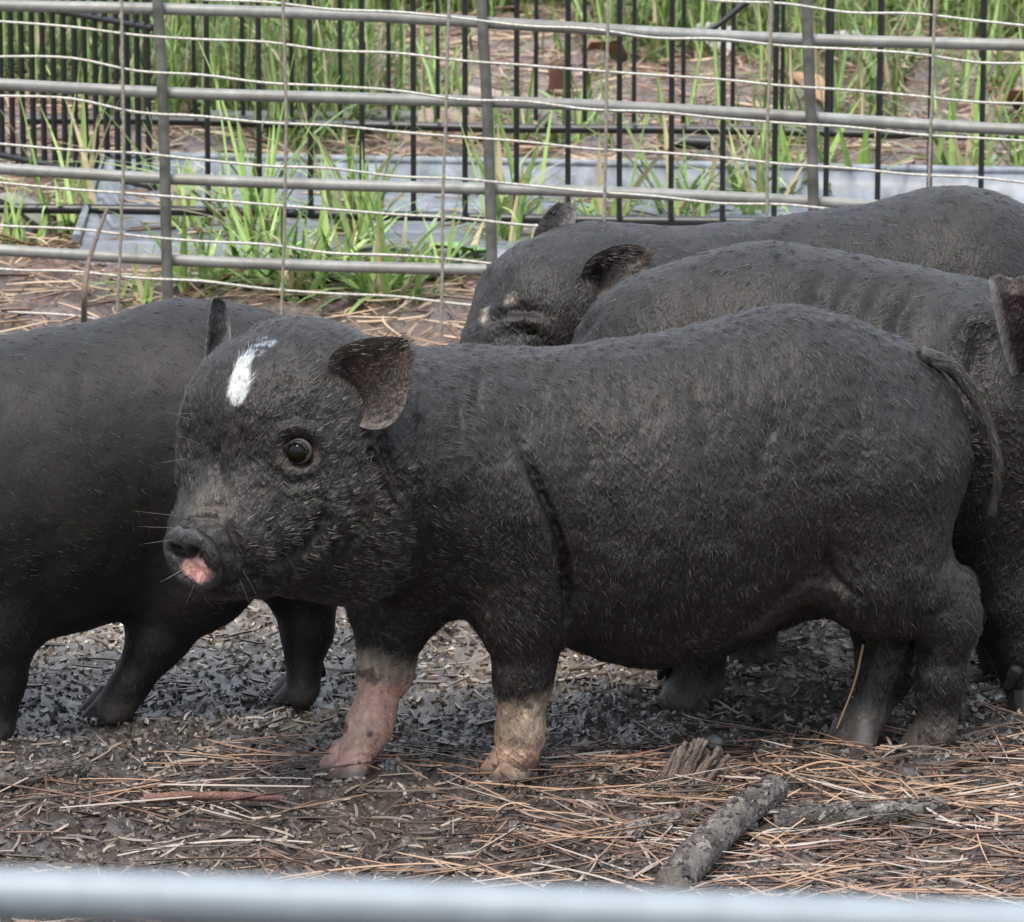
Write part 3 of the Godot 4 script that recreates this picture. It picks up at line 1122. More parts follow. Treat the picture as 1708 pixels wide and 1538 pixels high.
func pen_litter() -> void:
	var tan_ := func() -> Color:
		var k := rng.randf()
		var c := Color(0.10, 0.055, 0.037).lerp(Color(0.31, 0.20, 0.13), k * k)
		var o := rng.randf()
		if o < 0.30: c = Color(0.055, 0.040, 0.032)
		elif o < 0.43: c = Color(0.26, 0.22, 0.19)
		return c
	# needles thick in the foreground, most on the right
	for k in 3:
		var nm := curved_needle([0.0, 0.09, -0.16][k])
		scatter("pine_needles", "long orange-brown pine needles strewn over the mud in front", "needles", [900, 750, 420][k],
			func() -> Vector3:
				while true:
					var x := rng.randf_range(-0.42, 0.42)
					var z := rng.randf_range(-0.10, 0.34)
					var d := 0.16 + 0.5 * smoothstep(-0.12, 0.16, x) + nz.get_noise_2d(x * 70, z * 70) * 0.7 - clampf((-0.02 - z) * 9.0, 0, 0.7)
					if rng.randf() < d: return Vector3(x, gh(x, z) + rng.randf_range(0.0005, 0.007), z)
				return Vector3.ZERO,
			func(q: Vector3) -> Array: return [needle_xf(q, rng.randf_range(0.015, 0.105), rng.randf_range(0.0006, 0.0014), rng.randfn(0.0, 0.75), rng.randfn(0.0, 0.07), rng.randfn(0, 0.4)), tan_.call()], nm, M.litter, "pine needles in the pen")
	# bits of stick and bark trodden into the mud everywhere
	var nm2 := curved_needle(0.03)
	scatter("trodden_bits", "small dark sticks and shreds trodden into the mud", "debris", 9000,
		func() -> Vector3:
			var x := rng.randf_range(-0.45, 0.45)
			var z := rng.randf_range(-0.9, 0.3)
			return Vector3(x, gh(x, z) + rng.randf_range(-0.0005, 0.003), z),
		func(q: Vector3) -> Array:
			var g := rng.randf()
			return [needle_xf(q, rng.randf_range(0.004, 0.024), rng.randf_range(0.0007, 0.0022), rng.randf() * TAU, rng.randfn(0.0, 0.2), rng.randfn(0, 0.3)), Color(0.04, 0.031, 0.027).lerp(Color(0.27, 0.22, 0.18), g * g)], nm2, M.chip)
	for kind in 3:
		var small := crumb(kind)
		scatter("mud_crumbs", "crumbs of wet mud and grit covering the pen floor", "mud", 15000,
			func() -> Vector3:
				var x := rng.randf_range(-0.45, 0.45)
				var z := rng.randf_range(-0.95, 0.30)
				return Vector3(x, gh(x, z) + 0.0003, z),
			func(q: Vector3) -> Array:
				var s := rng.randf_range(0.0010, 0.0023 if q.z > 0.02 else 0.0034)
				var b := Basis(Vector3(rng.randfn(), rng.randfn(), rng.randfn()).normalized(), rng.randf() * TAU) * Basis.from_scale(Vector3(s * rng.randf_range(0.7, 2.0), s * rng.randf_range(0.5, 1.0), s))
				var g := rng.randf()
				return [Transform3D(b, q), shade(mud_tone(q.z, g), lerpf(0.5, 1.6, g * g))], small, M.chip, "mud crumbs")
	# needles and shreds on the ground beyond the fence
	for k in 2:
		var nm := curved_needle([0.04, 0.16][k])
		scatter("pine_litter", "reddish brown pine litter on the ground beyond the fence", "needles", [9000, 4000][k],
			func() -> Vector3:
				var x := rng.randf_range(-0.8, 0.8)
				var z := rng.randf_range(-3.0, -0.85)
				return Vector3(x, gh(x, z) + rng.randf_range(0.0, 0.006), z),
			func(q: Vector3) -> Array:
				var g := rng.randf()
				return [needle_xf(q, rng.randf_range(0.01, 0.07), rng.randf_range(0.0008, 0.0026), rng.randf() * TAU, rng.randfn(0.0, 0.1), rng.randfn(0, 0.3)), Color(0.12, 0.062, 0.038).lerp(Color(0.43, 0.325, 0.225), g * g)], nm, M.litter, "pine litter of the yard")
	# sticks
	var grey := Color(0.20, 0.17, 0.148)
	var dark := Color(0.035, 0.028, 0.025)
	var sticks := [
		[[1120, 1480, 0.008], [1160, 1430, 0.010], [1215, 1375, 0.013], [1265, 1335, 0.014], [1290, 1318, 0.013], 34, 27, "thick rough grey branch stub pointing at the camera in the right foreground"],
		[[1290, 1372, 0.006], [1370, 1362, 0.008], [1440, 1358, 0.008], [1490, 1355, 0.008], [1570, 1345, 0.006], 22, 17, "straight grey stick lying crosswise right of the thick branch stub"],
		[[1000, 1408, 0.002], [1040, 1395, 0.004], [1090, 1380, 0.005], [1150, 1362, 0.005], [1180, 1352, 0.003], 17, 13, "short grey stick half buried left of the thick branch stub"],
		[[0, 1300, 0.005], [40, 1293, 0.006], [85, 1285, 0.007], [110, 1282, 0.006], [135, 1278, 0.005], 24, 19, "mud-coloured stub of wood at the left edge"]]
	var flake := crumb(7)
	for s in sticks:
		var pts := []
		for i in 5: pts.append(gnd(s[i][0], s[i][1], s[i][2]) )
		var path := smooth_path(pts, 30)
		var stick := put("stick", tube(path, s[5] * 0.00029, s[6] * 0.00029, 36, grey, 0.34, 1900.0, dark, true), M.bark)
		tag(stick, s[7], "stick", "sticks lying in the pen")
		var fx := []
		var fc := PackedColorArray()
		for i in 260:
			var k := 1 + rng.randi() % (path.size() - 2)
			var al := (path[k + 1] - path[k - 1]).normalized()
			var o := Vector3(rng.randfn(), rng.randfn() + 0.5, rng.randfn())
			o = (o - al * o.dot(al)).normalized()
			var rr := lerpf(s[5], s[6], float(k) / path.size()) * 0.00029
			var z := rng.randf_range(0.0012, 0.0042)
			var tw := al.rotated(o, rng.randfn(0.0, 0.4))
			fx.append(Transform3D(tw.cross(o) * z * 0.7, (o + tw * 0.2) * 0.0011, tw * z * 1.5, path[k] + o * rr * 0.98))
			var g := rng.randf()
			fc.append(Color(0.03, 0.024, 0.021).lerp(Color(0.30, 0.26, 0.23), g * g))
		var fo := instances("bark_flakes", flake, M.bark, fx, fc, stick)
		tag(fo, "", "", "", "stuff")
	var bs := [gnd(240, 1332, 0.004), gnd(300, 1328, 0.005), gnd(380, 1328, 0.005), gnd(475, 1332, 0.003)]
	tag(put("bark_strip", tube(smooth_path(bs, 8), 0.0028, 0.002, 9, Color(0.26, 0.12, 0.09), 0.4, 1500.0, Color(0.13, 0.06, 0.05)), M.bark), "reddish strip of bark lying in the mud left of the pink foot", "bark")
	var kn := gnd(1140, 1308, 0.0)
	var wc := thing("splintered_wood", kn, "pale brown splintered piece of wood under the piglet's belly", "wood")
	for i in 34:
		var f := (i % 17) / 16.0
		var a := kn + Vector3(lerpf(-0.012, 0.012, f), 0.001, rng.randf_range(-0.003, 0.003))
		var top := kn + Vector3(lerpf(-0.004, 0.024, f), (0.012 + 0.012 * sin(f * 2.6 + 0.3)) * rng.randf_range(0.6, 1.1), -0.004 + rng.randf_range(-0.004, 0.004))
		var tone := rng.randf_range(0.75, 1.2)
		put("splinter", tube(straight(a, top, 8, 0.0015, i), 0.0019, 0.0013, 7, shade(Color(0.20, 0.145, 0.115), tone), 0.08, 2500.0, shade(Color(0.11, 0.08, 0.065), tone)), M.bark, wc)
	var pb := gnd(1192, 1248, 0.0)
	tag(put("pebble", lump(pb + Vector3(0, 0.003, 0), Vector3(0.0052, 0.004, 0.005), 13.0, Color(0.17, 0.165, 0.16), Color(0.11, 0.105, 0.1), 0.25), M.rock), "smooth grey pebble in the mud behind the splintered wood", "pebble")
	var pb2 := gnd(1383, 1136, 0.003)
	tag(put("pebble", lump(pb2, Vector3(0.0035, 0.0035, 0.0035), 14.0, Color(0.5, 0.36, 0.27), Color(0.4, 0.28, 0.2), 0.2), M.rock), "tiny orange-tan pebble in the mud left of the hind legs", "pebble")
	# long stalks that stick up singly
	var st := [[[735, 1350], [745, 1310], [752, 1270], 0.018, "dark thin twig standing up between the front feet"], [[1440, 1075], [1425, 1140], [1396, 1215], 0.02, "thin straw lying against the far hind leg"], [[1290, 1300], [1380, 1270], [1470, 1300], 0.01, "orange straw bent over in front of the hind feet"], [[1500, 1300], [1530, 1330], [1540, 1360], 0.02, "forked pale stalk bent over the crosswise stick"]]
	for s in st:
		var a := gnd(s[0][0], maxf(s[0][1], 1240), 0.0)
		var q := []
		for i in 3: q.append(at(s[i][0], s[i][1], gnd(s[2][0], maxf(s[2][1], 1240)).z + 0.004))
		tag(put("stalk", tube(smooth_path(q, 6), 0.0008, 0.0005, 6, Color(0.26, 0.165, 0.10)), M.litter), s[4], "stalk", "loose stalks in the pen")

# ------------------------------------------------------------------ the piglets
func toes(t: Node3D, foot: Vector3, fwd_: Vector3, r: float, col: Color) -> void:
	# two hooves in front, two dew claws behind
	var side := fwd_.cross(Vector3.UP).normalized()
	for s in [-1.0, 1.0]:
		var c: Vector3 = foot + side * s * r * 0.44
		var v := PackedVector3Array()
		var n := PackedVector3Array()
		var cl := PackedColorArray()
		var ix := PackedInt32Array()
		for k in 9:          # rings from the flat sole up to the coronet
			var f := clampf((k - 1) / 6.0, 0.0, 1.0)
			var sh := 0.02 if k == 0 or k == 8 else 1.0
			for q in 16:
				var a := TAU * q / 16.0
				var ln := lerpf(1.10, 0.62, f) * r * (1.0 if cos(a) > 0 else 0.62) * sh
				var wd := lerpf(0.47, 0.42, f) * r * (1.0 - 0.38 * maxf(0.0, cos(a)) * (1.0 - f)) * sh
				var p := fwd_ * (lerpf(0.22, -0.22, f) * r + cos(a) * ln) + side * sin(a) * wd
				v.append(Vector3(c.x, 0.002 + f * r * 0.98, c.z) + p + side * nz.get_noise_3d(a * 9.0, f * 60.0, r * 1e4) * 0.0006)
				n.append(Vector3.DOWN if k == 0 else (Vector3.UP if k == 8 else (p.normalized() + Vector3.UP * 0.45).normalized()))
				var tone := 0.72 + 0.5 * nz.get_noise_3d(a * 14.0, f * 40.0, s * 50.0)
				var horn := Color(col.r * tone, col.g * tone, col.b * tone)
				cl.append(horn.lerp(Color(0.05, 0.04, 0.033), smoothstep(0.45, 0.0, f + 0.35 * nz.get_noise_3d(a * 20.0, f * 30.0, 8.0))))
		for k in 8:
			for q in 16:
				var a := k * 16 + q
				var e := k * 16 + (q + 1) % 16
				ix.append_array([a, a + 16, e, e, a + 16, e + 16])
		put("hoof", arr(v, n, cl, ix), M.hoof, t)
		var d := Body.new()
		var de: Vector3 = foot - fwd_ * r * 0.85 + side * s * r * 0.5
		de.y = r * 1.25 + 0.004
		d.bone(de + Vector3(0, r * 0.35, 0) + fwd_ * r * 0.3, r * 0.3, de - Vector3(0, r * 0.35, 0), r * 0.17, 0.003)
		d.build(r * 0.13)
		var cd := PackedColorArray()
		for q in d.verts: cd.append(col * 0.6)
		put("dewclaw", arr(d.verts, d.norms, cd, d.idx), M.skin, t)
func shade(col: Color, k: float) -> Color:
	return Color(col.r * k, col.g * k, col.b * k)
func black_skin(q: Vector3) -> Color:
	var a := clampf(0.5 + 0.6 * nz.get_noise_3dv(q * 160.0), 0, 1)
	var b := clampf(0.5 + 0.5 * nz.get_noise_3dv(q * 420.0 + Vector3(5, 5, 5)) + 0.3 * nz.get_noise_3dv(q * 1500.0), 0, 1)
	var c := Color(0.030, 0.028, 0.029).lerp(Color(0.058, 0.047, 0.040), a)
	return shade(c, 0.21 + 0.32 * b)

func main_piglet() -> void:
	var t := thing("piglet", gnd(860, 1300), "black piglet in front with white forehead mark and pink front feet", "piglet", "black piglets in the pen")
	var b := Body.new()
	var n := Vector3(sin(0.21), 0, cos(0.21))
	# trunk
	bp(b, [800, 800, -0.035, 205], [1090, 836, -0.05, 262], 0.03, 1.28, n)
	bp(b, [1090, 836, -0.05, 262], [1325, 757, -0.072, 232], 0.03, 1.28, n)
	bp(b, [1325, 757, -0.072, 232], [1440, 748, -0.08, 180], 0.03, 1.25, n)
	# neck and head
	bp(b, [590, 770, 0.005, 190], [800, 800, -0.035, 205], 0.03, 1.1, n)
	bp(b, [495, 712, 0.012, 160], [560, 760, 0.01, 170], 0.03)
	bp(b, [430, 700, 0.026, 118], [480, 690, 0.02, 135], 0.03)
	bp(b, [570, 858, 0.024, 132], [520, 850, 0.035, 120], 0.018)
	bp(b, [395, 800, 0.022, 92], [430, 830, 0.03, 95], 0.02)
	bp(b, [440, 845, 0.045, 96], [350, 912, 0.070, 66], 0.018)
	bp(b, [400, 800, 0.035, 80], [345, 880, 0.062, 56], 0.015)
	bp(b, [570, 905, 0.018, 106], [420, 940, 0.05, 50], 0.014)
	bp(b, [420, 940, 0.05, 48], [365, 950, 0.066, 36], 0.012)
	bp(b, [445, 880, 0.05, 84], [372, 922, 0.066, 66], 0.015)
	# snout disc
	var sd := Vector3(-0.60, -0.30, 0.74).normalized()
	var sc := at(324, 930, 0.088)
	b.bone(sc, 0.0192, sc + sd * 0.001, 0.0192, 0.005, 2.8, sd)
	b.carve(sc + sd * (0.0058 + 0.0285), 0.031)
	# near foreleg
	bp(b, [850, 850, -0.006, 135], [872, 1000, -0.004, 84], 0.018, 1.25, n)
	bp(b, [872, 1000, -0.006, 76], [874, 1125, -0.006, 45], 0.014)
	bp(b, [874, 1125, -0.006, 44], [868, 1225, -0.004, 36], 0.012)
	bp(b, [868, 1225, -0.004, 36], [862, 1272, -0.001, 32], 0.012)
	# far foreleg
	bp(b, [690, 900, -0.045, 110], [655, 1010, -0.035, 72], 0.03)
	bp(b, [655, 1010, -0.035, 64], [643, 1110, -0.028, 42], 0.012)
	bp(b, [643, 1110, -0.028, 41], [617, 1210, -0.016, 32], 0.012)
	bp(b, [617, 1210, -0.016, 32], [594, 1262, -0.008, 31], 0.012)
	# near hind leg
	bp(b, [1455, 810, -0.050, 150], [1475, 950, -0.045, 105], 0.02, 1.3, n)
	bp(b, [1475, 950, -0.048, 100], [1560, 1010, -0.048, 62], 0.02, 1.2, n)
	bp(b, [1604, 972, -0.05, 25], [1592, 1040, -0.05, 40], 0.01)
	bp(b, [1585, 1030, -0.05, 43], [1570, 1130, -0.05, 37], 0.012)
	bp(b, [1570, 1130, -0.05, 37], [1562, 1222, -0.049, 34], 0.012)
	# far hind leg
	bp(b, [1440, 900, -0.095, 110], [1480, 1030, -0.085, 66], 0.02)
	bp(b, [1485, 1050, -0.085, 50], [1480, 1110, -0.08, 44], 0.012)
	bp(b, [1480, 1110, -0.08, 44], [1440, 1212, -0.065, 33], 0.012)
	# skin of the flank
	bp(b, [1180, 990, -0.06, 90], [1390, 960, -0.072, 45], 0.02)
	# creases and ridges
	crease(b, [[862, 725], [888, 785], [916, 850], [938, 910], [945, 965], [947, 1010], [948, 1040]], 9, 34)
	crease(b, [[912, 790], [942, 860], [962, 935], [966, 1000]], 18, 12)
	crease(b, [[840, 740], [868, 820], [892, 890], [900, 960], [895, 1010]], 34, -9)
	crease(b, [[606, 715], [628, 770], [650, 825], [672, 865]], 7, 24)
	crease(b, [[636, 720], [652, 775], [676, 840]], 7, 22)
	crease(b, [[700, 640], [706, 740], [704, 850], [690, 950]], 11, 18)
	crease(b, [[720, 930], [714, 860]], 6, 6)
	crease(b, [[540, 860], [515, 905], [470, 945], [440, 965]], 10, 26)
	crease(b, [[575, 890], [545, 930], [505, 965]], 8, 16)
	crease(b, [[610, 830], [600, 880], [575, 930]], 8, 14)
	crease(b, [[303, 868], [322, 858], [350, 858], [372, 872]], 6.5, 18)
	crease(b, [[306, 880], [330, 869], [355, 872]], 6, 16)
	crease(b, [[310, 852], [330, 843], [356, 843], [380, 858]], 6, 12)
	crease(b, [[376, 862], [390, 890], [402, 925], [412, 958]], 6, 14)
	crease(b, [[345, 986], [390, 978], [430, 968], [470, 985]], 6, 12)
	crease(b, [[1180, 1092], [1240, 1060], [1300, 1010], [1345, 972], [1400, 975]], 8, 26)
	crease(b, [[1385, 900], [1380, 945], [1400, 975], [1450, 1010]], 8, 14)
	crease(b, [[1490, 1010], [1540, 1030], [1575, 1020]], 9, 7)
	crease(b, [[1590, 900], [1575, 950], [1555, 985]], 14, 7)
	for c in [[[1030, 630], [1065, 690], [1080, 740]], [[1150, 640], [1175, 700], [1180, 760]], [[960, 680], [985, 740], [1000, 800]], [[1300, 690], [1270, 760], [1265, 830]], [[1420, 650], [1440, 720], [1430, 800]], [[1000, 820], [1025, 880], [1030, 940]], [[1210, 860], [1240, 930], [1235, 990]]]:
		crease(b, c, 15, 9)
	for c in [[[370, 720], [360, 770], [372, 820]], [[400, 700], [405, 760]], [[440, 690], [432, 740]], [[350, 840], [380, 845]], [[590, 740], [600, 800], [590, 850]], [[470, 830], [455, 880], [460, 920]], [[800, 620], [790, 700]], [[760, 650], [770, 740]]]:
		crease(b, c, 7, 10)
	# eye: brow, lids and socket
	var ep := b.hit(cam_pos, ray(497, 753))
	var eg := (cam_pos - ep).normalized() * 0.75 + Vector3(-0.35, -0.03, 0.4)
	eg = eg.normalized()
	crease(b, [[455, 745], [468, 722], [495, 712], [522, 722], [535, 750]], 7, -9)
	crease(b, [[468, 775], [490, 790], [515, 785], [530, 765]], 6, -6)
	crease(b, [[455, 800], [490, 812], [530, 795]], 5, 4)
	crease(b, [[445, 735], [465, 706], [500, 696], [535, 712]], 6, 5)
	var er := 0.0076
	b.carve(ep - eg * er * 0.25, er * 0.86)
	# far brow at the left edge of the face
	b.bone(at(322, 775, 0.035), 0.0055, at(312, 800, 0.035), 0.005, 0.006)
	# nostrils
	var right := sd.cross(Vector3.UP).normalized()
	var up2 := right.cross(sd).normalized()
	for s in [-1.0, 1.0]:
		b.carve(sc + sd * 0.0026 + right * s * 0.0070 + up2 * 0.0050, 0.0046)
	b.wn.seed = 3
	b.wn.frequency = 55.0
	b.wn.fractal_octaves = 3
	b.wamp = 0.0011
	b.build(0.0017)
	# colours
	var pk := sc + sd * 0.004 - up2 * 0.0042 - right * 0.0045
	var nb := b.hit(cam_pos, ray(350, 832))
	var w0 := b.hit(cam_pos, ray(408, 598))
	var w1 := b.hit(cam_pos, ray(396, 660))
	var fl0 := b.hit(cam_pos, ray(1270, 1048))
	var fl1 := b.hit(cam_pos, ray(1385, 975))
	var b_streak0 := b.hit(cam_pos, ray(412, 596))
	var b_streak1 := b.hit(cam_pos, ray(446, 570))
	var cols := PackedColorArray()
	for q in b.verts:
		var c := black_skin(q)
		var h := q.y + 0.010 * nz.get_noise_3dv(q * 150.0)
		if q.x < 0.10 and q.z > -0.07:
			# pale hair, then pink skin towards the front feet
			var far := q.x < -0.035
			var line := 0.066 if far else 0.052
			var pale := Color(0.33, 0.26, 0.19).lerp(Color(0.20, 0.15, 0.11), clampf(0.5 + nz.get_noise_3dv(q * 400.0), 0, 1))
			var pink := Color(0.50, 0.27, 0.21).lerp(Color(0.42, 0.28, 0.20), clampf(0.5 + nz.get_noise_3dv(q * 200.0), 0, 1))
			c = c.lerp(pale, smoothstep(line, line - 0.012, h))
			var pl := 0.054 if far else 0.028
			c = c.lerp(pink, smoothstep(pl, pl - 0.01, h) * 0.9)
			if nz.get_noise_3dv(q * 330.0 + Vector3(3, 1, 7)) > 0.33 and h < pl: c = Color(0.12, 0.075, 0.06)
		elif q.y < 0.03:
			c = c.lerp(Color(0.10, 0.085, 0.075), smoothstep(0.03, 0.01, q.y))
		c = c.lerp(Color(0.06, 0.047, 0.038), smoothstep(0.016, 0.005, q.y + 0.010 * nz.get_noise_3dv(q * 500.0)) * 0.75)
		var sdist := q.distance_to(sc)
		if sdist < 0.024 and (q - sc).dot(sd) > 0.001:
			c = shade(Color(0.06, 0.056, 0.058), 0.8 + 0.5 * nz.get_noise_3dv(q * 500.0))
			var lp := (q - pk)
			var f := Vector2(lp.dot(right) / 0.0125, lp.dot(up2) / 0.0072).length() + 0.5 * nz.get_noise_3dv(q * 400.0)
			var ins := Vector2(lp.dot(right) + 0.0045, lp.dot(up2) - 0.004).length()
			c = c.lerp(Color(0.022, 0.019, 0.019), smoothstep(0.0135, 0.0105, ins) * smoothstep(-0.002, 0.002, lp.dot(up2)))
			c = c.lerp(shade(Color(0.55, 0.29, 0.26), 0.9 + 0.4 * nz.get_noise_3dv(q * 900.0)), smoothstep(1.05, 0.85, f))
		var wt := clampf((q - w0).dot(w1 - w0) / (w1 - w0).length_squared(), 0, 1)
		var wd := q.distance_to(w0.lerp(w1, wt)) + 0.004 * nz.get_noise_3dv(q * 420.0)
		c = c.lerp(Color(0.50, 0.51, 0.49), smoothstep(0.0054, 0.0032, wd))
		var w2 := b_streak0.lerp(b_streak1, clampf((q - b_streak0).dot(b_streak1 - b_streak0) / (b_streak1 - b_streak0).length_squared(), 0, 1))
		if nz.get_noise_3dv(q * 1300.0) > -0.05: c = c.lerp(Color(0.30, 0.34, 0.38), smoothstep(0.006, 0.003, q.distance_to(w2)) * 0.8)
		var ed := q.distance_to(ep)
		if ed < 0.013 and q.y < ep.y + 0.002: c = c.lerp(Color(0.065, 0.048, 0.039), smoothstep(0.013, 0.010, ed) * 0.6)
		var bridge := q.distance_to(nb)
		c = c.lerp(Color(0.085, 0.07, 0.058), smoothstep(0.016, 0.006, bridge + 0.004 * nz.get_noise_3dv(q * 300.0)) * 0.7)
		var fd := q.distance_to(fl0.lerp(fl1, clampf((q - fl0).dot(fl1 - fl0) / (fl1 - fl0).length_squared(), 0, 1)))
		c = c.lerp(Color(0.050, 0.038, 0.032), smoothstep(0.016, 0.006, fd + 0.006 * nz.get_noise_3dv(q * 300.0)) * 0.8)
		cols.append(c)
	put("body", arr(b.verts, b.norms, cols, b.idx), M.skin, t)
	print("verts ", b.verts.size())
	var head := at(480, 760, 0.02)
	var heading := Vector3(-cos(0.21), 0, sin(0.21))
	var flow := func(p: Vector3, nn: Vector3) -> Vector3:
		if p.distance_to(sc) < 0.026: return Vector3.ZERO
		if p.distance_to(ep) < 0.0105: return Vector3.ZERO
		var k := smoothstep(-0.06, -0.005, p.x)
		var fh := (p - sc).normalized()
		var fb := -heading * 0.35 + Vector3.DOWN * (0.9 if p.y > 0.06 else 2.0)
		return fh.lerp(fb, k) + Vector3(nz.get_noise_3dv(p * 120.0), nz.get_noise_3dv(p * 120.0 + Vector3(7, 7, 7)), 0) * 0.7
	bristles(b, cols, 130000, flow, 0.0066, 0.00032, t)
	# parts
	var e := eye(t, ep - eg * er * 0.25, er * 0.9, (eg + Vector3(-0.1, 0.05, 0.1)).normalized())
	tag(e, "dark brown eye looking at the camera")
	var ec := ep - eg * er * 0.25
	var ex := Vector3.UP.cross(eg).normalized()
	var ey := eg.cross(ex).normalized()
	var lash := []
	var lashc := PackedColorArray()
	for lid in [[0.62, 0.0014]]:
		var lp := []
		for i in 9:
			var th := PI * i / 8.0
			lp.append(ec + (eg * 0.62 - ex * cos(th) * 0.80 + ey * sin(th) * lid[0]).normalized() * er * (0.93 if i > 0 and i < 8 else 0.85))
		if lid[0] > 0.0:
			for i in 16:
				var o: Vector3 = lp[1].lerp(lp[7], i / 15.0).lerp(lp[4], 0.75 * sin(PI * i / 15.0))
				var dd: Vector3 = (o - ec).normalized() * 0.003 + ex * (i - 9) * 0.0003 + ey * 0.001 + eg * 0.002
				lash.append(Transform3D(dd.cross(eg).normalized() * 0.00025, dd, eg * 0.004, o))
				lashc.append(Color(0.05, 0.045, 0.04))
		put("eyelid", tube(smooth_path(lp, 4), lid[1], lid[1], 10, Color(0.010, 0.009, 0.009) if lid[0] > 0.0 else Color(0.026, 0.021, 0.018)), M.skin, t)
	tag(instances("eyelashes", hair_mesh, M.hair, lash, lashc, t), "", "", "", "stuff")
	var bz := b.hit(cam_pos, ray(575, 660)).z
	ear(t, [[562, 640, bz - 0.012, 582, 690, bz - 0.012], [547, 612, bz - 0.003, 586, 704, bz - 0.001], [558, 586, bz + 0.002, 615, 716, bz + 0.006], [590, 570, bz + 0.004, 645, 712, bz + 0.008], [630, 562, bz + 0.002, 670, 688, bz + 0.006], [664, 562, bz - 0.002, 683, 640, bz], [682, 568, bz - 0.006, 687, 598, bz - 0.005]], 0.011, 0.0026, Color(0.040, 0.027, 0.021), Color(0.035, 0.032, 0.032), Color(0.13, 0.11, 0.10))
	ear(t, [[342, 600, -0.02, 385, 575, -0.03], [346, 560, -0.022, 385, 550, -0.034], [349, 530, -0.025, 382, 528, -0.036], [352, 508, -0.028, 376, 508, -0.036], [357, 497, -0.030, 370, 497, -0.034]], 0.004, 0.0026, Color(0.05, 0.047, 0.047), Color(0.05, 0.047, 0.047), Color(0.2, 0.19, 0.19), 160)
	# hooves
	var sf := Vector3(-0.85, 0, 0.5).normalized()
	toes(t, gnd(856, 1296), sf, 0.0150, Color(0.36, 0.23, 0.17))
	toes(t, gnd(586, 1290), sf, 0.0150, Color(0.50, 0.28, 0.22))
	toes(t, gnd(1556, 1250), sf, 0.0150, Color(0.075, 0.06, 0.052))
	toes(t, gnd(1432, 1240), sf, 0.0150, Color(0.075, 0.06, 0.052))
	var tp := []
	for q in [[1535, 590, -0.072], [1585, 612, -0.076], [1625, 662, -0.08], [1652, 722, -0.082], [1664, 780, -0.083], [1658, 835, -0.085]]: tp.append(at(q[0], q[1], q[2]))
	put("tail", tube(smooth_path(tp, 7), 0.0048, 0.0014, 12, Color(0.030, 0.027, 0.025), 0.12, 400.0, Color(0.05, 0.045, 0.04)), M.skin, t)
	var tail_path := smooth_path(tp, 7)
	var th_ := []
	var tc_ := PackedColorArray()
	for i in 1100:
		var k := 3 + rng.randi() % (tail_path.size() - 4)
		var along := (tail_path[mini(k + 1, tail_path.size() - 1)] - tail_path[k - 1]).normalized()
		var out := Vector3(rng.randfn(), rng.randfn(), absf(rng.randfn())).normalized()
		out = (out - along * out.dot(along)).normalized()
		var rad := lerpf(0.0047, 0.0013, float(k) / tail_path.size())
		var l := rng.randf_range(0.005, 0.010) * (1.6 if k > tail_path.size() - 8 else 1.0)
		th_.append(Transform3D(along.cross(out) * 0.00034, (along + out * rng.randf_range(0.0, 0.12)).normalized() * l * 0.8, out * l * 0.6, tail_path[k] + out * rad * 0.95))
		var g := rng.randf()
		tc_.append(Color(0.012, 0.011, 0.011).lerp(Color(0.13, 0.11, 0.09), g * g))
	tag(instances("tail_hair", hair_mesh, M.hair, th_, tc_, t), "", "", "", "stuff")
	# whiskers round the snout
	var xf := []
	var cs := PackedColorArray()
	for q in [[290, 860, -75, -12], [285, 880, -60, -5], [283, 900, -50, 5], [300, 950, -35, 20], [400, 950, 30, 40], [395, 965, 25, 45], [320, 975, -10, 35], [330, 740, -50, -25], [318, 700, -55, -20], [322, 690, -60, -5], [306, 765, -45, 5]]:
		var o := b.hit(cam_pos, ray(q[0] + 4, q[1]))
		var dd := Vector3(q[2] * 0.00032, -q[3] * 0.00032, 0.006)
		var nn := dd.cross(Vector3.UP).normalized()
		xf.append(Transform3D(dd.cross(nn).normalized() * 0.00028, dd, nn * 0.02, o))
		cs.append(Color(0.09, 0.08, 0.075))
	tag(instances("whiskers", hair_mesh, M.hair, xf, cs, t), "", "", "", "stuff")

func finish(t: Node3D, b: Body, h: float, hairs: int, heading: Vector3, snout: Vector3, head: Vector3, soft := 1.0, marks := []) -> PackedColorArray:
	b.wn.seed = 4
	b.wn.frequency = 45.0
	b.wn.fractal_octaves = 3
	b.wamp = 0.0012 * minf(soft, 1.0)
	b.build(h)
	var cols := PackedColorArray()
	for q in b.verts:
		var c := black_skin(q)
		if q.y < 0.02: c = c.lerp(Color(0.08, 0.07, 0.06), smoothstep(0.02, 0.005, q.y))
		for m in marks: c = c.lerp(Color(0.24, 0.21, 0.17), smoothstep(0.0038, 0.0016, q.distance_to(m) + 0.003 * nz.get_noise_3dv(q * 500.0)))
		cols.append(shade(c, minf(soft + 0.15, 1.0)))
	put("body", arr(b.verts, b.norms, cols, b.idx), M.skin if soft > 0.7 else M.sleek, t)
	var flow := func(p: Vector3, nn: Vector3) -> Vector3:
		var fb := -heading * 0.7 + Vector3.DOWN * (0.6 if p.y > 0.06 else 2.0)
		var k := smoothstep(0.05, 0.10, p.distance_to(head))
		return (p - snout).normalized().lerp(fb, k) + Vector3(nz.get_noise_3dv(p * 120.0), nz.get_noise_3dv(p * 120.0 + Vector3(7, 7, 7)), 0) * 0.6
	bristles(b, cols, hairs * 2, flow, 0.0068, 0.00034, t, soft)
	return cols

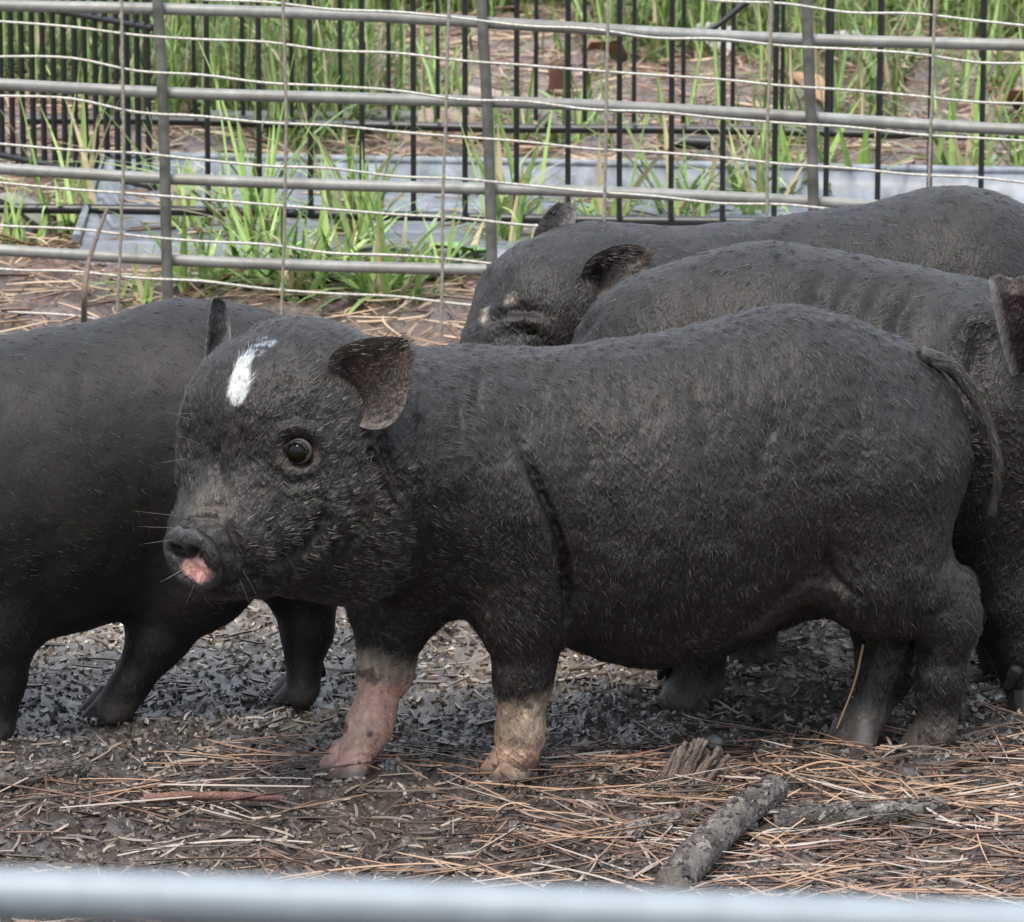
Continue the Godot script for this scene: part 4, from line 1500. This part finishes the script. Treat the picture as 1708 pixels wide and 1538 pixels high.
func left_piglet() -> void:
	var t := thing("piglet", gnd(150, 1220), "all-black piglet at the left, its head cut off by the picture edge", "piglet", "black piglets in the pen")
	var b := Body.new()
	var a := 0.16
	var n := Vector3(sin(a), 0, cos(a))
	bp(b, [400, 735, -0.145, 205], [330, 745, -0.14, 232], 0.03, 1.25, n)
	bp(b, [330, 745, -0.14, 232], [60, 810, -0.115, 238], 0.03, 1.25, n)
	bp(b, [60, 810, -0.115, 238], [-190, 810, -0.09, 205], 0.03, 1.25, n)
	bp(b, [-190, 800, -0.09, 200], [-420, 780, -0.06, 170], 0.03)
	bp(b, [-420, 780, -0.06, 165], [-560, 900, -0.03, 70], 0.03)
	var sdir := Vector3(-0.75, -0.45, 0.35).normalized()
	var stip := at(-585, 925, -0.022)
	b.bone(stip, 0.0185, stip + sdir * 0.001, 0.0185, 0.006, 2.6, sdir)
	# near hind leg stepping forward
	bp(b, [370, 840, -0.115, 150], [330, 960, -0.105, 90], 0.03, 1.2, n)
	bp(b, [325, 970, -0.105, 68], [265, 1065, -0.105, 42], 0.015)
	bp(b, [265, 1065, -0.105, 42], [192, 1180, -0.105, 34], 0.012)
	# far hind leg
	bp(b, [470, 830, -0.17, 130], [505, 960, -0.155, 70], 0.03)
	bp(b, [505, 960, -0.155, 48], [512, 1050, -0.145, 38], 0.012)
	bp(b, [512, 1050, -0.145, 38], [505, 1155, -0.135, 29], 0.012)
	# forelegs
	bp(b, [-60, 900, -0.075, 130], [-25, 1040, -0.07, 80], 0.03, 1.2, n)
	bp(b, [-25, 1040, -0.07, 70], [-5, 1130, -0.07, 46], 0.015)
	bp(b, [-5, 1130, -0.07, 44], [-10, 1215, -0.068, 36], 0.012)
	bp(b, [-180, 900, -0.14, 120], [-200, 1050, -0.13, 60], 0.03)
	bp(b, [-200, 1050, -0.13, 55], [-215, 1165, -0.12, 38], 0.012)
	crease(b, [[60, 880], [80, 960], [70, 1040]], 16, 9)
	crease(b, [[255, 900], [250, 980], [265, 1030]], 14, 8)
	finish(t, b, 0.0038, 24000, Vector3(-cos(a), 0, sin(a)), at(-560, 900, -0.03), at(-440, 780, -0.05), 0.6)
	var ep := b.hit(cam_pos, ray(-478, 770))
	eye(t, ep - Vector3(0, 0, 0.003), 0.0068, Vector3(-0.5, 0, 0.85).normalized())
	for o in [[-1010.0, 20.0, b.hit(cam_pos, ray(-420, 680)).z], [-1030.0, -20.0, -0.10]]:
		var rows := []
		for r in [[562, 640, -0.012, 582, 690, -0.012], [547, 612, -0.003, 586, 704, -0.001], [558, 586, 0.002, 615, 716, 0.006], [590, 570, 0.004, 645, 712, 0.008], [630, 562, 0.002, 670, 688, 0.006], [664, 562, -0.002, 683, 640, 0.0], [682, 568, -0.006, 687, 598, -0.005]]:
			rows.append([r[0] + o[0], r[1] + o[1], r[2] + o[2], r[3] + o[0], r[4] + o[1], r[5] + o[2]])
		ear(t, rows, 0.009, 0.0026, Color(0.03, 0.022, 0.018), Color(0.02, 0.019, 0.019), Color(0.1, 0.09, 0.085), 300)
	var sf := Vector3(-0.97, 0, 0.2).normalized()
	for q in [[186, 1192], [500, 1168], [-12, 1228], [-218, 1180]]: toes(t, gnd(q[0], q[1]), sf, 0.0140, Color(0.03, 0.027, 0.026))

func middle_piglet() -> void:
	var t := thing("piglet", gnd(1400, 1160), "black piglet pressed behind the main one with its head at the right edge", "piglet", "black piglets in the pen")
	var b := Body.new()
	var n := Vector3(0, 0, 1)
	bp(b, [1110, 620, -0.205, 165], [1260, 640, -0.205, 222], 0.03, 1.25, n)
	bp(b, [1260, 640, -0.205, 222], [1470, 672, -0.2, 218], 0.03, 1.25, n)
	bp(b, [1470, 672, -0.2, 218], [1600, 660, -0.19, 190], 0.03, 1.1, n)
	# head beyond the right edge, cheek in view
	bp(b, [1640, 650, -0.175, 150], [1740, 690, -0.165, 145], 0.02)
	bp(b, [1640, 690, -0.165, 145], [1700, 800, -0.16, 120], 0.03)
	bp(b, [1740, 700, -0.16, 140], [1900, 840, -0.13, 70], 0.02)
	var sdir := Vector3(0.72, -0.5, 0.4).normalized()
	var stip := at(1928, 868, -0.122)
	b.bone(stip, 0.0185, stip + sdir * 0.001, 0.0185, 0.006, 2.6, sdir)
	bp(b, [1632, 555, -0.148, 58], [1588, 680, -0.15, 66], 0.008)
	# legs
	bp(b, [1170, 760, -0.18, 150], [1190, 960, -0.165, 80], 0.03)
	bp(b, [1190, 960, -0.165, 60], [1160, 1080, -0.15, 46], 0.012)
	bp(b, [1160, 1080, -0.15, 44], [1148, 1160, -0.14, 34], 0.012)
	bp(b, [1180, 1140, -0.15, 30], [1130, 1165, -0.135, 30], 0.012)
	bp(b, [1230, 900, -0.24, 90], [1260, 1120, -0.23, 36], 0.02)
	bp(b, [1640, 850, -0.17, 150], [1690, 990, -0.15, 90], 0.03)
	bp(b, [1690, 990, -0.15, 80], [1712, 1090, -0.14, 52], 0.014)
	bp(b, [1712, 1090, -0.14, 50], [1718, 1180, -0.13, 38], 0.012)
	bp(b, [1660, 950, -0.23, 80], [1680, 1130, -0.22, 38], 0.02)
	for c in [[[1380, 445], [1360, 500], [1350, 540]], [[1430, 460], [1400, 510], [1390, 545]], [[1480, 470], [1445, 530]], [[1530, 480], [1500, 530], [1490, 570]], [[1570, 560], [1600, 510], [1650, 490]], [[1640, 540], [1625, 600], [1610, 650]], [[1000, 520], [970, 550], [958, 570]]]:
		crease(b, c, 11, 20)
	for k in 4: crease(b, [[1640, 600 + 22 * k], [1672, 604 + 22 * k]], 7, 5)
	finish(t, b, 0.0036, 26000, Vector3(1, 0, 0), at(1900, 840, -0.13), at(1760, 700, -0.17))
	var ep := b.hit(cam_pos, ray(1815, 715))
	eye(t, ep - Vector3(0, 0, 0.003), 0.0068, Vector3(0.5, 0, 0.85).normalized())
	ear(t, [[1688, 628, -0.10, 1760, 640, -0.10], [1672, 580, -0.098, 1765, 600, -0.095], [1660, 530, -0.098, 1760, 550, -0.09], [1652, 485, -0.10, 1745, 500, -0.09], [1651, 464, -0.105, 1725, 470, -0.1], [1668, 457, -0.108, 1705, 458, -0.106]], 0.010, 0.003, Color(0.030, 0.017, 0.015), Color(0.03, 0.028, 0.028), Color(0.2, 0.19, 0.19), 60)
	for q in [[1142, 1175], [1716, 1192]]: toes(t, gnd(q[0], q[1]), Vector3(1, 0, 0.15).normalized() if q[0] > 1500 else Vector3(0.9, 0, 0.4).normalized(), 0.0140, Color(0.03, 0.027, 0.026))

func back_piglet() -> void:
	var t := thing("piglet", gnd(1300, 1000), "black piglet at the back with drowsy eye and both ears up facing left", "piglet", "black piglets in the pen")
	var b := Body.new()
	var n := Vector3(sin(0.1), 0, cos(0.1))
	bp(b, [1720, 590, -0.42, 200], [1590, 565, -0.41, 236], 0.03, 1.25, n)
	bp(b, [1590, 565, -0.41, 236], [1350, 605, -0.39, 232], 0.03, 1.25, n)
	bp(b, [1350, 605, -0.39, 232], [1130, 590, -0.37, 195], 0.03, 1.2, n)
	bp(b, [1130, 570, -0.37, 178], [985, 520, -0.35, 130], 0.03)
	bp(b, [985, 520, -0.35, 128], [920, 530, -0.335, 115], 0.03)
	bp(b, [900, 540, -0.325, 100], [850, 600, -0.31, 72], 0.03)
	bp(b, [850, 600, -0.31, 70], [800, 700, -0.295, 52], 0.02)
	for q in [[1640, -0.36], [1560, -0.46], [1180, -0.33], [1140, -0.42]]:
		var g := at(q[0], 800, q[1])
		b.bone(Vector3(g.x, 0.14, g.z), 0.04, Vector3(g.x, 0.07, g.z), 0.018, 0.02)
		b.bone(Vector3(g.x, 0.07, g.z), 0.017, Vector3(g.x - 0.004, 0.012, g.z), 0.012, 0.01)
		toes(t, Vector3(g.x - 0.006, 0, g.z), Vector3(-1, 0, 0.1).normalized(), 0.0140, Color(0.03, 0.027, 0.026))
	var ep := b.hit(cam_pos, ray(888, 552))
	crease(b, [[812, 562], [835, 541], [870, 532], [905, 545], [925, 565]], 8, -22)
	crease(b, [[805, 552], [830, 528], [870, 518], [915, 532]], 7, 18)
	crease(b, [[845, 560], [880, 554], [918, 562]], 5, 14)
	crease(b, [[800, 540], [815, 500], [840, 470]], 8, 4)
	crease(b, [[960, 500], [975, 470], [970, 440]], 8, 6)
	finish(t, b, 0.0034, 26000, Vector3(-cos(0.1), 0, sin(0.1)), at(800, 700, -0.295), at(920, 530, -0.335), 1.0, [b.hit(cam_pos, ray(808, 515)), b.hit(cam_pos, ray(804, 532)), b.hit(cam_pos, ray(850, 500))])
	eye(t, ep - Vector3(0, 0.001, 0.0068), 0.0062, Vector3(-0.4, -0.2, 0.9).normalized())
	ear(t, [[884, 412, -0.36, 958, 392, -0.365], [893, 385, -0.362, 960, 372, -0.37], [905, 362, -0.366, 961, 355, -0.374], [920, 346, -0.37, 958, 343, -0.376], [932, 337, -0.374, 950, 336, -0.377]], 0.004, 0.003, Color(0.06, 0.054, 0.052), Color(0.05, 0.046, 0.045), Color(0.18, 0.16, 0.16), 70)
	var bz := b.hit(cam_pos, ray(985, 480)).z
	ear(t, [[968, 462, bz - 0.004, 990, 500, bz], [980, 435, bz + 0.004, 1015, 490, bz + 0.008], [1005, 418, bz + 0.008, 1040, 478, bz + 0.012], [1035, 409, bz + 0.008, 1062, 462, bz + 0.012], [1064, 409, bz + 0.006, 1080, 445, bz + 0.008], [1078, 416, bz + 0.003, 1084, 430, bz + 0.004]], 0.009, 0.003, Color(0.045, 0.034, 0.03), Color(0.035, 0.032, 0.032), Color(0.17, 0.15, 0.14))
